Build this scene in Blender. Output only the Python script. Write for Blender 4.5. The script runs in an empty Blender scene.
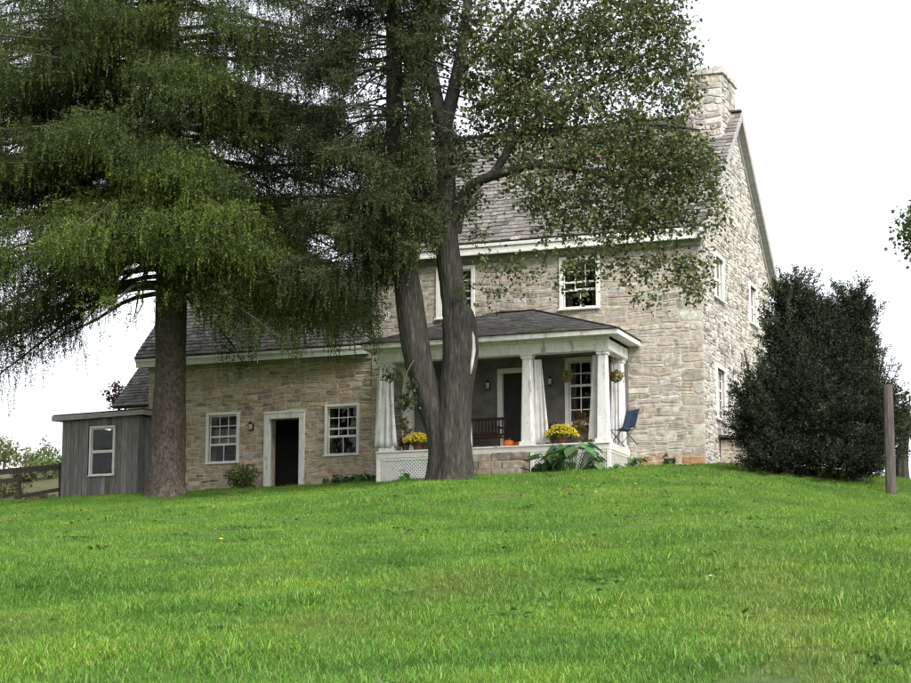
import bpy, math, random
import numpy as np
from mathutils import Vector, Matrix, noise

R = math.radians
rnd = random.Random(11)
rng = np.random.default_rng(11)
scene = bpy.context.scene
COL = scene.collection

# ------------------------------------------------------------------ camera
F_PX = 2163.0
PITCH = math.atan(370.5 / F_PX)
EYE = Vector((0, 0, 1.6))
cam = bpy.data.objects.new('camera', bpy.data.cameras.new('camera'))
COL.objects.link(cam)
cam.location = EYE
cam.rotation_euler = (math.pi / 2 + PITCH, 0, 0)
cam.data.sensor_width = 36
cam.data.lens = F_PX / 911 * 36
cam.data.clip_start = 0.5
cam.data.clip_end = 3000
scene.camera = cam

# ------------------------------------------------------------------ sky, sun, exposure
SUN_EL, SUN_AZ = R(42), R(150)      # azimuth clockwise from +Y: from the right, behind the camera
w = bpy.data.worlds.new('World')
scene.world = w
w.use_nodes = True
nt = w.node_tree
nt.nodes.clear()
sk = nt.nodes.new('ShaderNodeTexSky')
sk.sky_type = 'NISHITA'
sk.sun_disc = False
sk.sun_elevation = SUN_EL
sk.sun_rotation = SUN_AZ
sk.air_density = 1.0
sk.dust_density = 3.0
hs = nt.nodes.new('ShaderNodeHueSaturation')
hs.inputs['Saturation'].default_value = 0.24
bg = nt.nodes.new('ShaderNodeBackground')
bg.inputs['Strength'].default_value = 0.15
wo = nt.nodes.new('ShaderNodeOutputWorld')
nt.links.new(sk.outputs[0], hs.inputs['Color'])
nt.links.new(hs.outputs[0], bg.inputs['Color'])
nt.links.new(bg.outputs[0], wo.inputs['Surface'])
sun = bpy.data.objects.new('sun', bpy.data.lights.new('sun', 'SUN'))
COL.objects.link(sun)
sun.data.energy = 1.5
sun.data.angle = R(40)
sun.data.color = (1, 0.975, 0.945)
sd = Vector((math.sin(SUN_AZ) * math.cos(SUN_EL), math.cos(SUN_AZ) * math.cos(SUN_EL), math.sin(SUN_EL)))
sun.rotation_euler = sd.to_track_quat('Z', 'Y').to_euler()
sun.location = (20, -20, 40)
scene.view_settings.view_transform = 'Standard'
scene.view_settings.look = 'None'
scene.view_settings.gamma = 1
scene.view_settings.exposure = 1.12
scene.cycles.max_bounces = 6
scene.cycles.diffuse_bounces = 3
scene.cycles.transparent_max_bounces = 8

# ------------------------------------------------------------------ frames of reference
PHI = R(20.5)
A = Vector((6.981, 60.0, 8.357))            # near right corner of the house at its foot
EX = Vector((math.cos(PHI), -math.sin(PHI), 0))
EY = Vector((math.sin(PHI), math.cos(PHI), 0))
CF = Vector((0, math.cos(PITCH), math.sin(PITCH)))
CU = Vector((0, -math.sin(PITCH), math.cos(PITCH)))


def W(x, y, z=0.0):
    """house coordinates to world"""
    return A + EX * x + EY * y + Vector((0, 0, z))


def at(u, v, Y):
    """a sight line's point at depth Y, used to survey places from the photograph"""
    d = CF + Vector((1, 0, 0)) * ((u - 455.5) / F_PX) + CU * ((341.5 - v) / F_PX)
    return EYE + d * (Y / d.y)


def hat(u, v, y):
    """the same, on the house plane y = const: house coordinates"""
    d = CF + Vector((1, 0, 0)) * ((u - 455.5) / F_PX) + CU * ((341.5 - v) / F_PX)
    t = (y + EY.dot(A - EYE)) / EY.dot(d)
    p = EYE + d * t - A
    return Vector((p.dot(EX), y, p.z))


def pix(P):
    """projection of an (n,3) array"""
    q = P - np.array(EYE)
    dz = q @ np.array(CF)
    return 455.5 + F_PX * q[:, 0] / dz, 341.5 - F_PX * (q @ np.array(CU)) / dz


_k = rng.normal(size=(14, 2)) * np.repeat([0.25, 0.8, 2.2], [4, 5, 5])[:, None]
_a = np.repeat([0.05, 0.022, 0.009], [4, 5, 5])
_p = rng.uniform(0, 6.28, 14)


def softplus(t, k):
    return np.logaddexp(0, t / k) * k


def ground(X, Y):
    """world height of the terrain, arrays or scalars"""
    X = np.asarray(X, float)
    Y = np.asarray(Y, float)
    dx, dy = X - A.x, Y - A.y
    x = dx * EX.x + dy * EX.y
    y = dx * EY.x + dy * EY.y
    z = -0.1427 * softplus(-y - 0.15, 0.45)
    xr = np.maximum(x, 0)
    drop = np.where(xr < 6, 0.02 * xr ** 2, 0.72 + 0.14 * (xr - 6))
    fade = np.clip((y + 30) / 20, 0, 1)
    fade = fade * fade * (3 - 2 * fade)
    z = z - np.minimum(drop, 4) * fade
    z = z - 0.012 * np.clip(-x, 0, 30) * fade
    z = z - 0.05 * np.maximum(y - 14, 0) - 0.06 * np.maximum(y - 60, 0)
    # bank behind the fence on the left
    bx = np.clip((-x - 18.0) / 3, 0, 1)
    by = np.clip((y - 4) / 10, 0, 1)
    by = by * by * (3 - 2 * by)
    z = z + bx * by * 2.7 * (1 - np.clip((y - 30) / 30, 0, 1))
    b = 0
    for i in range(14):
        b = b + _a[i] * np.sin(_k[i, 0] * X + _k[i, 1] * Y + _p[i])
    hole = np.clip((-y - 1.5) / 4, 0.12, 1)
    return np.maximum(A.z + z + b * hole, -14)


def foot(u, v):
    """where a sight line meets the terrain"""
    Y = 8.0
    while Y < 150:
        p = at(u, v, Y)
        if float(ground(p.x, p.y)) >= p.z:
            return Vector((p.x, p.y, float(ground(p.x, p.y))))
        Y += 0.1
    p = at(u, v, 62)
    return Vector((p.x, p.y, float(ground(p.x, p.y))))


# ------------------------------------------------------------------ materials
def mat(name, col, rough=0.8, var=0.25, scale=8.0, attr=False, bump=0.0, bscale=40.0, stretch=(1, 1, 1), spec=0.3,
        trans=0.0, col2=None, c2scale=1.0, c2lo=0.5, c2hi=0.65, world=False, metal=0.0):
    m = bpy.data.materials.new(name)
    m.use_nodes = True
    n, l = m.node_tree.nodes, m.node_tree.links
    b = n['Principled BSDF']
    b.inputs['Roughness'].default_value = rough
    b.inputs['Specular IOR Level'].default_value = spec
    b.inputs['Metallic'].default_value = metal
    if world:
        src = n.new('ShaderNodeNewGeometry').outputs['Position']
    else:
        src = n.new('ShaderNodeTexCoord').outputs['Object']
    mp = n.new('ShaderNodeMapping')
    mp.inputs['Scale'].default_value = stretch
    l.new(src, mp.inputs['Vector'])
    nz = n.new('ShaderNodeTexNoise')
    nz.inputs['Scale'].default_value = scale
    nz.inputs['Detail'].default_value = 6
    l.new(mp.outputs[0], nz.inputs['Vector'])
    mr = n.new('ShaderNodeMapRange')
    mr.inputs['From Min'].default_value = 0.3
    mr.inputs['From Max'].default_value = 0.7
    mr.inputs['To Min'].default_value = 1 - var
    mr.inputs['To Max'].default_value = 1 + var
    l.new(nz.outputs['Fac'], mr.inputs['Value'])
    if attr:
        c = n.new('ShaderNodeAttribute')
        c.attribute_name = 'Col'
        cs = c.outputs['Color']
    else:
        c = n.new('ShaderNodeRGB')
        c.outputs[0].default_value = (*col, 1)
        cs = c.outputs[0]
    if col2:
        n2 = n.new('ShaderNodeTexNoise')
        n2.inputs['Scale'].default_value = c2scale
        n2.inputs['Detail'].default_value = 8
        n2.inputs['Roughness'].default_value = 0.65
        l.new(mp.outputs[0], n2.inputs['Vector'])
        r2 = n.new('ShaderNodeMapRange')
        r2.inputs['From Min'].default_value = c2lo
        r2.inputs['From Max'].default_value = c2hi
        l.new(n2.outputs['Fac'], r2.inputs['Value'])
        mx = n.new('ShaderNodeMix')
        mx.data_type = 'RGBA'
        l.new(r2.outputs[0], mx.inputs['Factor'])
        l.new(cs, mx.inputs[6])
        mx.inputs[7].default_value = (*col2, 1)
        cs = mx.outputs[2]
    vm = n.new('ShaderNodeVectorMath')
    vm.operation = 'SCALE'
    l.new(cs, vm.inputs[0])
    l.new(mr.outputs[0], vm.inputs['Scale'])
    l.new(vm.outputs[0], b.inputs['Base Color'])
    if bump:
        nb = n.new('ShaderNodeTexNoise')
        nb.inputs['Scale'].default_value = bscale
        nb.inputs['Detail'].default_value = 7
        l.new(mp.outputs[0], nb.inputs['Vector'])
        bp = n.new('ShaderNodeBump')
        bp.inputs['Strength'].default_value = 1
        bp.inputs['Distance'].default_value = bump
        l.new(nb.outputs['Fac'], bp.inputs['Height'])
        l.new(bp.outputs[0], b.inputs['Normal'])
    if trans:
        out = n['Material Output']
        tr = n.new('ShaderNodeBsdfTranslucent')
        l.new(vm.outputs[0], tr.inputs['Color'])
        ms = n.new('ShaderNodeMixShader')
        ms.inputs[0].default_value = trans
        l.new(b.outputs[0], ms.inputs[1])
        l.new(tr.outputs[0], ms.inputs[2])
        l.new(ms.outputs[0], out.inputs['Surface'])
    return m


def glass_mat(name, tint=0.75):
    m = bpy.data.materials.new(name)
    m.use_nodes = True
    n, l = m.node_tree.nodes, m.node_tree.links
    n.remove(n['Principled BSDF'])
    tr = n.new('ShaderNodeBsdfTransparent')
    tr.inputs[0].default_value = (tint, tint, tint, 1)
    gl = n.new('ShaderNodeBsdfGlossy')
    gl.inputs['Roughness'].default_value = 0.05
    fr = n.new('ShaderNodeFresnel')
    fr.inputs[0].default_value = 1.5
    tc = n.new('ShaderNodeTexCoord')
    nz = n.new('ShaderNodeTexNoise')
    nz.inputs['Scale'].default_value = 3
    l.new(tc.outputs['Object'], nz.inputs['Vector'])
    bp = n.new('ShaderNodeBump')
    bp.inputs['Distance'].default_value = 0.02
    l.new(nz.outputs['Fac'], bp.inputs['Height'])
    l.new(bp.outputs[0], gl.inputs['Normal'])
    ms = n.new('ShaderNodeMixShader')
    l.new(fr.outputs[0], ms.inputs[0])
    l.new(tr.outputs[0], ms.inputs[1])
    l.new(gl.outputs[0], ms.inputs[2])
    l.new(ms.outputs[0], n['Material Output'].inputs['Surface'])
    return m


M = {
    'stone': mat('rubble_limestone', (0.4, 0.36, 0.3), 0.9, 0.32, 7, attr=True, bump=0.012, bscale=22, col2=(0.50, 0.455, 0.385), c2scale=2.6, c2lo=0.46, c2hi=0.78),
    'mortar': mat('lime_mortar', (0.49, 0.45, 0.39), 0.95, 0.22, 5, bump=0.01, bscale=30, col2=(0.50, 0.455, 0.385), c2scale=2.6, c2lo=0.46, c2hi=0.78),
    'mortar_wing': mat('sandy_mortar', (0.56, 0.49, 0.39), 0.95, 0.22, 5, bump=0.01, bscale=30, col2=(0.36, 0.30, 0.22), c2scale=2.2),
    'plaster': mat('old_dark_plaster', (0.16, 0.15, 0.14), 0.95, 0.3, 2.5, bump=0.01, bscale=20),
    'shingle': mat('weathered_shingle', (0.1, 0.09, 0.08), 0.9, 0.35, 9, attr=True, bump=0.01, bscale=30, stretch=(3, 1, 1)),
    'asphalt_shingle': mat('dark_porch_shingle', (0.06, 0.06, 0.06), 0.9, 0.3, 9, attr=True, bump=0.006, bscale=60, col2=(0.12, 0.14, 0.09), c2scale=1.4, c2lo=0.56, c2hi=0.68),
    'deck': mat('roof_decking', (0.06, 0.055, 0.05), 0.9),
    'white': mat('white_paint', (0.78, 0.77, 0.73), 0.55, 0.06, 6, bump=0.003, bscale=30, col2=(0.5, 0.48, 0.43), c2scale=4, c2lo=0.58, c2hi=0.72),
    'peeling': mat('peeling_white_paint', (0.79, 0.78, 0.75), 0.7, 0.12, 10, bump=0.004, bscale=40, col2=(0.38, 0.35, 0.30), c2scale=5, c2lo=0.55, c2hi=0.66, stretch=(1, 1, 0.35)),
    'soffit': mat('mossy_soffit_paint', (0.30, 0.31, 0.22), 0.8, 0.2, 3, col2=(0.19, 0.21, 0.12), c2scale=2),
    'greywood': mat('weathered_grey_boards', (0.13, 0.12, 0.11), 0.9, 0.35, 3, attr=True, bump=0.006, bscale=18, stretch=(7, 7, 0.7)),
    'greytrim': mat('grey_trim', (0.36, 0.35, 0.33), 0.8, 0.2, 4, bump=0.003, stretch=(1, 1, 4)),
    'fence': mat('fence_wood', (0.13, 0.11, 0.095), 0.9, 0.35, 3, bump=0.01, bscale=16, stretch=(1, 5, 5)),
    'post': mat('old_post_wood', (0.085, 0.075, 0.065), 0.92, 0.4, 3, bump=0.02, bscale=14, stretch=(6, 6, 0.7)),
    'spruce_bark': mat('scaly_spruce_bark', (0.072, 0.060, 0.050), 0.95, 0.6, 16, bump=0.07, bscale=14, col2=(0.125, 0.100, 0.078), c2scale=5, c2lo=.45, c2hi=.7, stretch=(1, 1, 0.6)),
    'maple_bark': mat('furrowed_grey_bark', (0.034, 0.032, 0.026), 0.95, 0.5, 20, bump=0.07, bscale=18, col2=(0.062, 0.058, 0.046), c2scale=9, c2lo=.5, c2hi=.62, stretch=(1, 1, 0.16)),
    'twig': mat('twig_bark', (0.07, 0.06, 0.05), 0.9, 0.3, 8),
    'deadtwig': mat('grey_dead_branch', (0.17, 0.155, 0.14), 0.9, 0.3, 8),
    'needles': mat('spruce_needles', (0.05, 0.09, 0.02), 0.7, 0.2, 1.5, spec=0.12, attr=True, trans=0.28, world=True),
    'yew': mat('yew_needles', (0.02, 0.04, 0.015), 0.75, 0.25, 2, spec=0.08, attr=True, trans=0.1, world=True),
    'leaf': mat('broad_leaves', (0.06, 0.10, 0.03), 0.6, 0.2, 1.5, spec=0.2, attr=True, trans=0.3, world=True),
    'bigleaf': mat('large_garden_leaves', (0.06, 0.16, 0.03), 0.45, 0.2, 8, attr=True, trans=0.25, bump=0.006, bscale=14),
    'petal': mat('yellow_petals', (0.8, 0.58, 0.02), 0.6, 0.15, 20, attr=True, trans=0.15),
    'curtain': mat('white_porch_fabric', (0.82, 0.81, 0.80), 0.85, 0.06, 3, trans=0.25, col2=(0.6, 0.58, 0.55), c2scale=2.2),
    'blue': mat('blue_canvas', (0.05, 0.085, 0.14), 0.75, 0.15, 10, bump=0.002),
    'darkmetal': mat('dark_metal', (0.03, 0.03, 0.035), 0.45, 0.2, 10, metal=0.6, spec=0.5),
    'darkwood': mat('dark_brown_wood', (0.05, 0.028, 0.02), 0.6, 0.3, 5, stretch=(1, 1, 5)),
    'terracotta': mat('brown_pot', (0.16, 0.07, 0.04), 0.8, 0.2, 8),
    'coir': mat('coir_basket', (0.16, 0.10, 0.05), 0.95, 0.3, 25, bump=0.01, bscale=60),
    'pumpkin': mat('pumpkin_skin', (0.62, 0.13, 0.015), 0.5, 0.15, 6),
    'stem': mat('dry_stalk', (0.24, 0.19, 0.10), 0.9, 0.3, 8),
    'greenstem': mat('green_stem', (0.07, 0.13, 0.03), 0.7, 0.2, 8),
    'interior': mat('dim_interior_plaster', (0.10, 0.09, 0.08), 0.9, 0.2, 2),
    'dark': mat('black_painted_wood', (0.025, 0.025, 0.025), 0.6, 0.2, 5),
    'lace': mat('lace_curtain', (0.55, 0.55, 0.52), 0.9, 0.1, 5, trans=0.3),
    'lampglass': mat('lamp_glass', (0.4, 0.38, 0.33), 0.2, 0.1, 5, spec=0.6),
}
M['glass'] = glass_mat('old_window_glass')


def ground_material():
    m = mat('turf_soil', (0.07, 0.11, 0.025), 0.95, 0.3, 3.0, bump=0.03, bscale=14, col2=(0.13, 0.10, 0.05), c2scale=0.9, c2lo=0.62, c2hi=0.78, world=True)
    n, l = m.node_tree.nodes, m.node_tree.links
    b = n['Principled BSDF']
    src = b.inputs['Base Color'].links[0].from_socket
    a = n.new('ShaderNodeAttribute')
    a.attribute_name = 'bare'
    mx = n.new('ShaderNodeMix')
    mx.data_type = 'RGBA'
    l.new(a.outputs['Fac'], mx.inputs['Factor'])
    l.new(src, mx.inputs[6])
    mx.inputs[7].default_value = (0.13, 0.11, 0.075, 1)
    l.new(mx.outputs[2], b.inputs['Base Color'])
    return m


M['ground'] = ground_material()


def grass_material():
    m = bpy.data.materials.new('grass_blades')
    m.use_nodes = True
    n, l = m.node_tree.nodes, m.node_tree.links
    b = n['Principled BSDF']
    b.inputs['Roughness'].default_value = 0.55
    b.inputs['Specular IOR Level'].default_value = 0.25
    a = n.new('ShaderNodeAttribute')
    a.attribute_name = 'Col'
    g = n.new('ShaderNodeNewGeometry')
    nz = n.new('ShaderNodeTexNoise')
    nz.inputs['Scale'].default_value = 0.55
    nz.inputs['Detail'].default_value = 7
    nz.inputs['Roughness'].default_value = 0.6
    l.new(g.outputs['Position'], nz.inputs['Vector'])
    cr = n.new('ShaderNodeValToRGB')
    e = cr.color_ramp.elements
    e[0].position, e[0].color = 0.36, (0.68, 0.80, 0.85, 1)
    e[1].position, e[1].color = 0.64, (1.35, 1.22, 1.05, 1)
    x = cr.color_ramp.elements.new(0.5)
    x.color = (0.92, 1.0, 0.9, 1)
    l.new(nz.outputs['Fac'], cr.inputs[0])
    mu = n.new('ShaderNodeVectorMath')
    mu.operation = 'MULTIPLY'
    l.new(a.outputs['Color'], mu.inputs[0])
    l.new(cr.outputs[0], mu.inputs[1])
    d = n.new('ShaderNodeAttribute')
    d.attribute_type = 'INSTANCER'
    d.attribute_name = 'dry'
    mx = n.new('ShaderNodeMix')
    mx.data_type = 'RGBA'
    l.new(d.outputs['Fac'], mx.inputs['Factor'])
    l.new(mu.outputs[0], mx.inputs[6])
    mx.inputs[7].default_value = (0.25, 0.25, 0.075, 1)
    l.new(mx.outputs[2], b.inputs['Base Color'])
    tr = n.new('ShaderNodeBsdfTranslucent')
    l.new(mx.outputs[2], tr.inputs['Color'])
    ms = n.new('ShaderNodeMixShader')
    ms.inputs[0].default_value = 0.35
    l.new(b.outputs[0], ms.inputs[1])
    l.new(tr.outputs[0], ms.inputs[2])
    l.new(ms.outputs[0], n['Material Output'].inputs['Surface'])
    return m


M['grass'] = grass_material()


# ------------------------------------------------------------------ object helpers
def tag(o, label=None, cat=None, group=None, kind=None):
    if label:
        o['label'] = label
    if cat:
        o['category'] = cat
    if group:
        o['group'] = group
    if kind:
        o['kind'] = kind
    return o


def empty(name, loc, rz=0.0):
    o = bpy.data.objects.new(name, None)
    COL.objects.link(o)
    o.location = loc
    o.rotation_euler = (0, 0, rz)
    o.empty_display_size = 0.3
    return o


def link(name, me, parent=None, loc=None, rz=0.0, kind=None, smooth=False):
    o = bpy.data.objects.new(name, me)
    COL.objects.link(o)
    if parent:
        o.parent = parent
    if loc is not None:
        o.location = loc
    o.rotation_euler = (0, 0, rz)
    if kind:
        o['kind'] = kind
    if smooth:
        me.polygons.foreach_set('use_smooth', [True] * len(me.polygons))
    return o


class MB:
    """collects shapes for one mesh"""

    def __init__(s):
        s.v, s.f, s.c = [], [], []
        s.col = (1, 1, 1)

    def add(s, vs, fs):
        b = len(s.v)
        s.v += [tuple(p) for p in vs]
        s.f += [tuple(b + i for i in f) for f in fs]
        s.c += [s.col] * len(vs)

    def box(s, x0, x1, y0, y1, z0, z1):
        s.add([(x0, y0, z0), (x1, y0, z0), (x1, y1, z0), (x0, y1, z0), (x0, y0, z1), (x1, y0, z1), (x1, y1, z1), (x0, y1, z1)],
              [(0, 3, 2, 1), (4, 5, 6, 7), (0, 1, 5, 4), (1, 2, 6, 5), (2, 3, 7, 6), (3, 0, 4, 7)])

    def bar(s, a, b, wx, wy, up=Vector((0, 0, 1))):
        """rectangular bar from a to b"""
        a, b = Vector(a), Vector(b)
        d = (b - a).normalized()
        if abs(d.dot(up)) > 0.95:
            up = Vector((0, 1, 0))
        r = d.cross(up).normalized()
        n = r.cross(d)
        vs = []
        for p in (a, b):
            for (i, j) in ((-1, -1), (1, -1), (1, 1), (-1, 1)):
                vs.append(p + r * wx / 2 * i + n * wy / 2 * j)
        s.add(vs, [(0, 1, 2, 3), (7, 6, 5, 4), (0, 4, 5, 1), (1, 5, 6, 2), (2, 6, 7, 3), (3, 7, 4, 0)])

    def tube(s, pts, rad, n=6, cap=True):
        pts = [Vector(p) for p in pts]
        vs, fs = [], []
        prev = None
        for i, p in enumerate(pts):
            d = (pts[min(i + 1, len(pts) - 1)] - pts[max(i - 1, 0)])
            d = d.normalized() if d.length > 1e-9 else Vector((0, 0, 1))
            if prev is None:
                r = d.cross(Vector((0, 1, 0)) if abs(d.y) < 0.9 else Vector((1, 0, 0))).normalized()
            else:
                r = (prev - d * prev.dot(d)).normalized()
            prev = r
            q = d.cross(r)
            for k in range(n):
                a = 2 * math.pi * k / n
                vs.append(p + (r * math.cos(a) + q * math.sin(a)) * rad[i])
        for i in range(len(pts) - 1):
            for k in range(n):
                k2 = (k + 1) % n
                fs.append((i * n + k, i * n + k2, (i + 1) * n + k2, (i + 1) * n + k))
        if cap:
            fs.append(tuple(range(n - 1, -1, -1)))
            fs.append(tuple((len(pts) - 1) * n + k for k in range(n)))
        s.add(vs, fs)

    def lathe(s, prof, cx=0, cy=0, cz=0, n=14, rib=0.0, ribs=8):
        vs, fs = [], []
        for (r, z) in prof:
            for k in range(n):
                a = 2 * math.pi * k / n
                rr = r * (1 - rib * abs(math.sin(a * ribs / 2)) ** 0.5 * 1.0 + rib) if rib else r
                vs.append((cx + rr * math.cos(a), cy + rr * math.sin(a), cz + z))
        for i in range(len(prof) - 1):
            for k in range(n):
                k2 = (k + 1) % n
                fs.append((i * n + k, i * n + k2, (i + 1) * n + k2, (i + 1) * n + k))
        fs.append(tuple(range(n - 1, -1, -1)))
        fs.append(tuple((len(prof) - 1) * n + k for k in range(n)))
        s.add(vs, fs)

    def mesh(s, name, m, colors=False):
        me = bpy.data.meshes.new(name)
        me.from_pydata(s.v, [], s.f)
        if colors:
            at_ = me.color_attributes.new('Col', 'FLOAT_COLOR', 'POINT')
            a = np.ones((len(s.v), 4), np.float32)
            a[:, :3] = np.array(s.c, np.float32)
            at_.data.foreach_set('color', a.ravel())
        me.materials.append(m)
        me.update()
        return me

    def build(s, name, m, parent=None, colors=False, loc=None, rz=0.0, kind=None, smooth=False, bevel=0):
        o = link(name, s.mesh(name, m, colors), parent, loc, rz, kind, smooth)
        if bevel:
            b = o.modifiers.new('bevel', 'BEVEL')
            b.width = bevel
            b.segments = 1
            b.limit_method = 'ANGLE'
        return o


def np_mesh(name, V, Fa, m, C=None):
    """V (n,3), Fa (k,3 or 4) int, C (n,3)"""
    me = bpy.data.meshes.new(name)
    k = Fa.shape[1]
    me.vertices.add(len(V))
    me.vertices.foreach_set('co', np.ascontiguousarray(V, np.float32).ravel())
    me.loops.add(Fa.size)
    me.loops.foreach_set('vertex_index', np.ascontiguousarray(Fa, np.int32).ravel())
    me.polygons.add(len(Fa))
    me.polygons.foreach_set('loop_start', np.arange(0, Fa.size, k, dtype=np.int32))
    if C is not None:
        a = me.color_attributes.new('Col', 'FLOAT_COLOR', 'POINT')
        c = np.ones((len(V), 4), np.float32)
        c[:, :3] = C
        a.data.foreach_set('color', c.ravel())
    me.materials.append(m)
    me.update(calc_edges=True)
    me.validate()
    return me


def copy_tree(o, parent=None):
    c = o.copy()
    COL.objects.link(c)
    if parent:
        c.parent = parent
    for ch in list(o.children):
        copy_tree(ch, c)
    return c


# ------------------------------------------------------------------ ground
def axis(lo, hi, step, far):
    a = np.arange(lo, hi + step, step)
    g = np.geomspace(1, far, 22)
    return np.concatenate([lo - g[::-1], a, hi + g])


gx = axis(-30, 26, 0.3, 900)
gy = axis(0, 96, 0.3, 900)
GX, GY = np.meshgrid(gx, gy)
GZ = ground(GX, GY)
V = np.stack([GX.ravel(), GY.ravel(), GZ.ravel()], 1)
nx, ny = len(gx), len(gy)
ii, jj = np.meshgrid(np.arange(nx - 1), np.arange(ny - 1))
b0 = (jj * nx + ii).ravel()
Fq = np.stack([b0, b0 + 1, b0 + nx + 1, b0 + nx], 1)
me = np_mesh('ground', V, Fq, M['ground'])
lx = (V[:, 0] - A.x) * EX.x + (V[:, 1] - A.y) * EX.y
ly = (V[:, 0] - A.x) * EY.x + (V[:, 1] - A.y) * EY.y
bare = np.clip((ly - 6.0) / 2, 0, 1) * np.clip((-lx - 17.5) / 1.5, 0, 1) * (1 - np.clip((ly - 14) / 2, 0, 1))
ba = me.attributes.new('bare', 'FLOAT', 'POINT')
ba.data.foreach_set('value', .55 * bare.astype(np.float32))
tag(link('ground', me, smooth=True), kind='structure')


# ------------------------------------------------------------------ grass
def tuft_mesh(seed, n, rad, hmin, hmax, wid, dryfrac):
    g = np.random.default_rng(seed)
    a = g.uniform(0, 6.283, n)
    r = rad * np.sqrt(g.uniform(0, 1, n))
    # clumped roots
    px = r * np.cos(a) + g.normal(0, 0.01, n)
    py = r * np.sin(a) + g.normal(0, 0.01, n)
    h = g.uniform(hmin, hmax, n) * (1 + 0.5 * np.sin(px * 14 + seed) * np.cos(py * 12))
    lean = g.uniform(0, 6.283, n)
    la = h * g.uniform(0.25, 1.5, n)
    wd = wid * g.uniform(0.6, 1.3, n)
    side = lean + math.pi / 2 + g.normal(0, 0.5, n)
    P = np.stack([px, py, np.zeros(n) - 0.01], 1)
    L = np.stack([np.cos(lean), np.sin(lean), np.zeros(n)], 1)
    S = np.stack([np.cos(side), np.sin(side), np.zeros(n)], 1)
    up = np.array([0, 0, 1.0])
    m1 = P + L * (la * 0.35)[:, None] + up * (h * 0.62)[:, None]
    tip = P + L * la[:, None] + up * (h * g.uniform(0.7, 1.05, n))[:, None]
    V = np.stack([P - S * wd[:, None] / 2, P + S * wd[:, None] / 2, m1 - S * wd[:, None] * .45, m1 + S * wd[:, None] * .45, tip], 1).reshape(-1, 3)
    b = np.arange(n) * 5
    Fa = np.concatenate([np.stack([b, b + 1, b + 3], 1), np.stack([b, b + 3, b + 2], 1), np.stack([b + 2, b + 3, b + 4], 1)])
    base = np.array([0.130, 0.262, 0.038])
    t = g.normal(1, 0.2, (n, 1))
    c = base * t * (1 + g.normal(0, 0.1, (n, 3)))
    yl = g.uniform(0, 1, n) < 0.22
    c[yl] = np.array([0.22, 0.37, 0.060]) * g.uniform(0.8, 1.2, (yl.sum(), 1))
    dr = g.uniform(0, 1, n) < dryfrac
    c[dr] = np.array([0.34, 0.33, 0.16]) * g.uniform(0.7, 1.2, (dr.sum(), 1))
    c = np.clip(c, 0.005, 0.6)
    return np_mesh('grass_tuft', V, Fa, M['grass'], np.repeat(c, 5, 0))


tufts = bpy.data.collections.new('grass_tufts')
for k in range(7):
    hh = [(0.03, 0.07), (0.03, 0.08), (0.04, 0.09), (0.05, 0.12), (0.02, 0.06), (0.04, 0.10), (0.03, 0.07)][k]
    o = bpy.data.objects.new('grass_tuft', tuft_mesh(50 + k, 230, 0.26, hh[0] * .7, hh[1] * .62, 0.0042, 0.04 if k != 5 else 0.22))
    tufts.objects.link(o)


def scatter(n, y0, y1):
    Y = np.sqrt(rng.uniform(y0 ** 2, y1 ** 2, n))
    X = rng.uniform(-1, 1, n) * (Y * 0.2106 * 1.5 + 3)
    return X, Y


Xs, Ys = scatter(60000, 9, 74)
X2, Y2 = scatter(15000, 11, 26)
Xs, Ys = np.concatenate([Xs, X2]), np.concatenate([Ys, Y2])
lx = (Xs - A.x) * EX.x + (Ys - A.y) * EX.y
ly = (Xs - A.x) * EY.x + (Ys - A.y) * EY.y
keep = ~((lx > -17.5) & (lx < 0.05) & (ly > -0.1))
keep &= ~((lx > -9.2) & (lx < -2.1) & (ly > -2.1))
keep &= ~((lx > -20.4) & (lx < -17.3) & (ly > -1.0) & (ly < 2.5))
keep &= ~((lx < -19.5) & (ly > 5.6) & (rng.uniform(0, 1, len(lx)) < 0.45))
keep &= ~((ly > 12) & (lx > -17))
# worn track on the right of the lawn
wx = 0.85 + (Ys - 14) * 0.135
trk = np.exp(-((Xs - (2.15 + (Ys - 14) * 0.115)) / (0.32 + 0.01 * Ys)) ** 2) * np.clip((30 - Ys) / 12, 0, 1)
pat = np.zeros(len(Xs))
for _ in range(26):
    cx, cy, rr = rng.uniform(-8, 10), rng.uniform(14, 58), rng.uniform(0.2, 0.8)
    pat = np.maximum(pat, np.exp(-(((Xs - cx) / rr) ** 2 + ((Ys - cy) / (rr * 2.2)) ** 2)) * rng.uniform(0.2, 0.55))
br = foot(5, 522)
pat = np.maximum(pat, 0.95 * np.exp(-(((Xs - br.x) / 0.35) ** 2 + ((Ys - br.y) / 1.0) ** 2)))
rightdry = np.clip((Xs / Ys - 0.05) / 0.16, 0, 1) * 0.15
dry = np.clip(np.maximum(np.maximum(trk * 0.5, pat), rightdry) * rng.uniform(0.5, 1.2, len(Xs)), 0, 1)
keep &= rng.uniform(0, 1, len(Xs)) > trk * 0.55
Xs, Ys, dry = Xs[keep], Ys[keep], dry[keep]
Zs = ground(Xs, Ys)
me = bpy.data.meshes.new('grass')
me.vertices.add(len(Xs))
me.vertices.foreach_set('co', np.stack([Xs, Ys, Zs], 1).astype(np.float32).ravel())
sf = 1.0 + 0.35 * np.sin(2.1 * Xs + 1.3 * Ys + 2 * np.sin(.7 * Ys)) * np.sin(1.1 * Ys - 1.7 * Xs + 1) + 0.22 * np.sin(6.3 * Xs + 2) * np.sin(3.1 * Ys + 2.2 * Xs)
sf = np.clip(sf * rng.uniform(.75, 1.25, len(Xs)), .45, 1.8)
a = me.attributes.new('scl', 'FLOAT', 'POINT')
a.data.foreach_set('value', sf.astype(np.float32))
a = me.attributes.new('dry', 'FLOAT', 'POINT')
a.data.foreach_set('value', dry.astype(np.float32))
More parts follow.
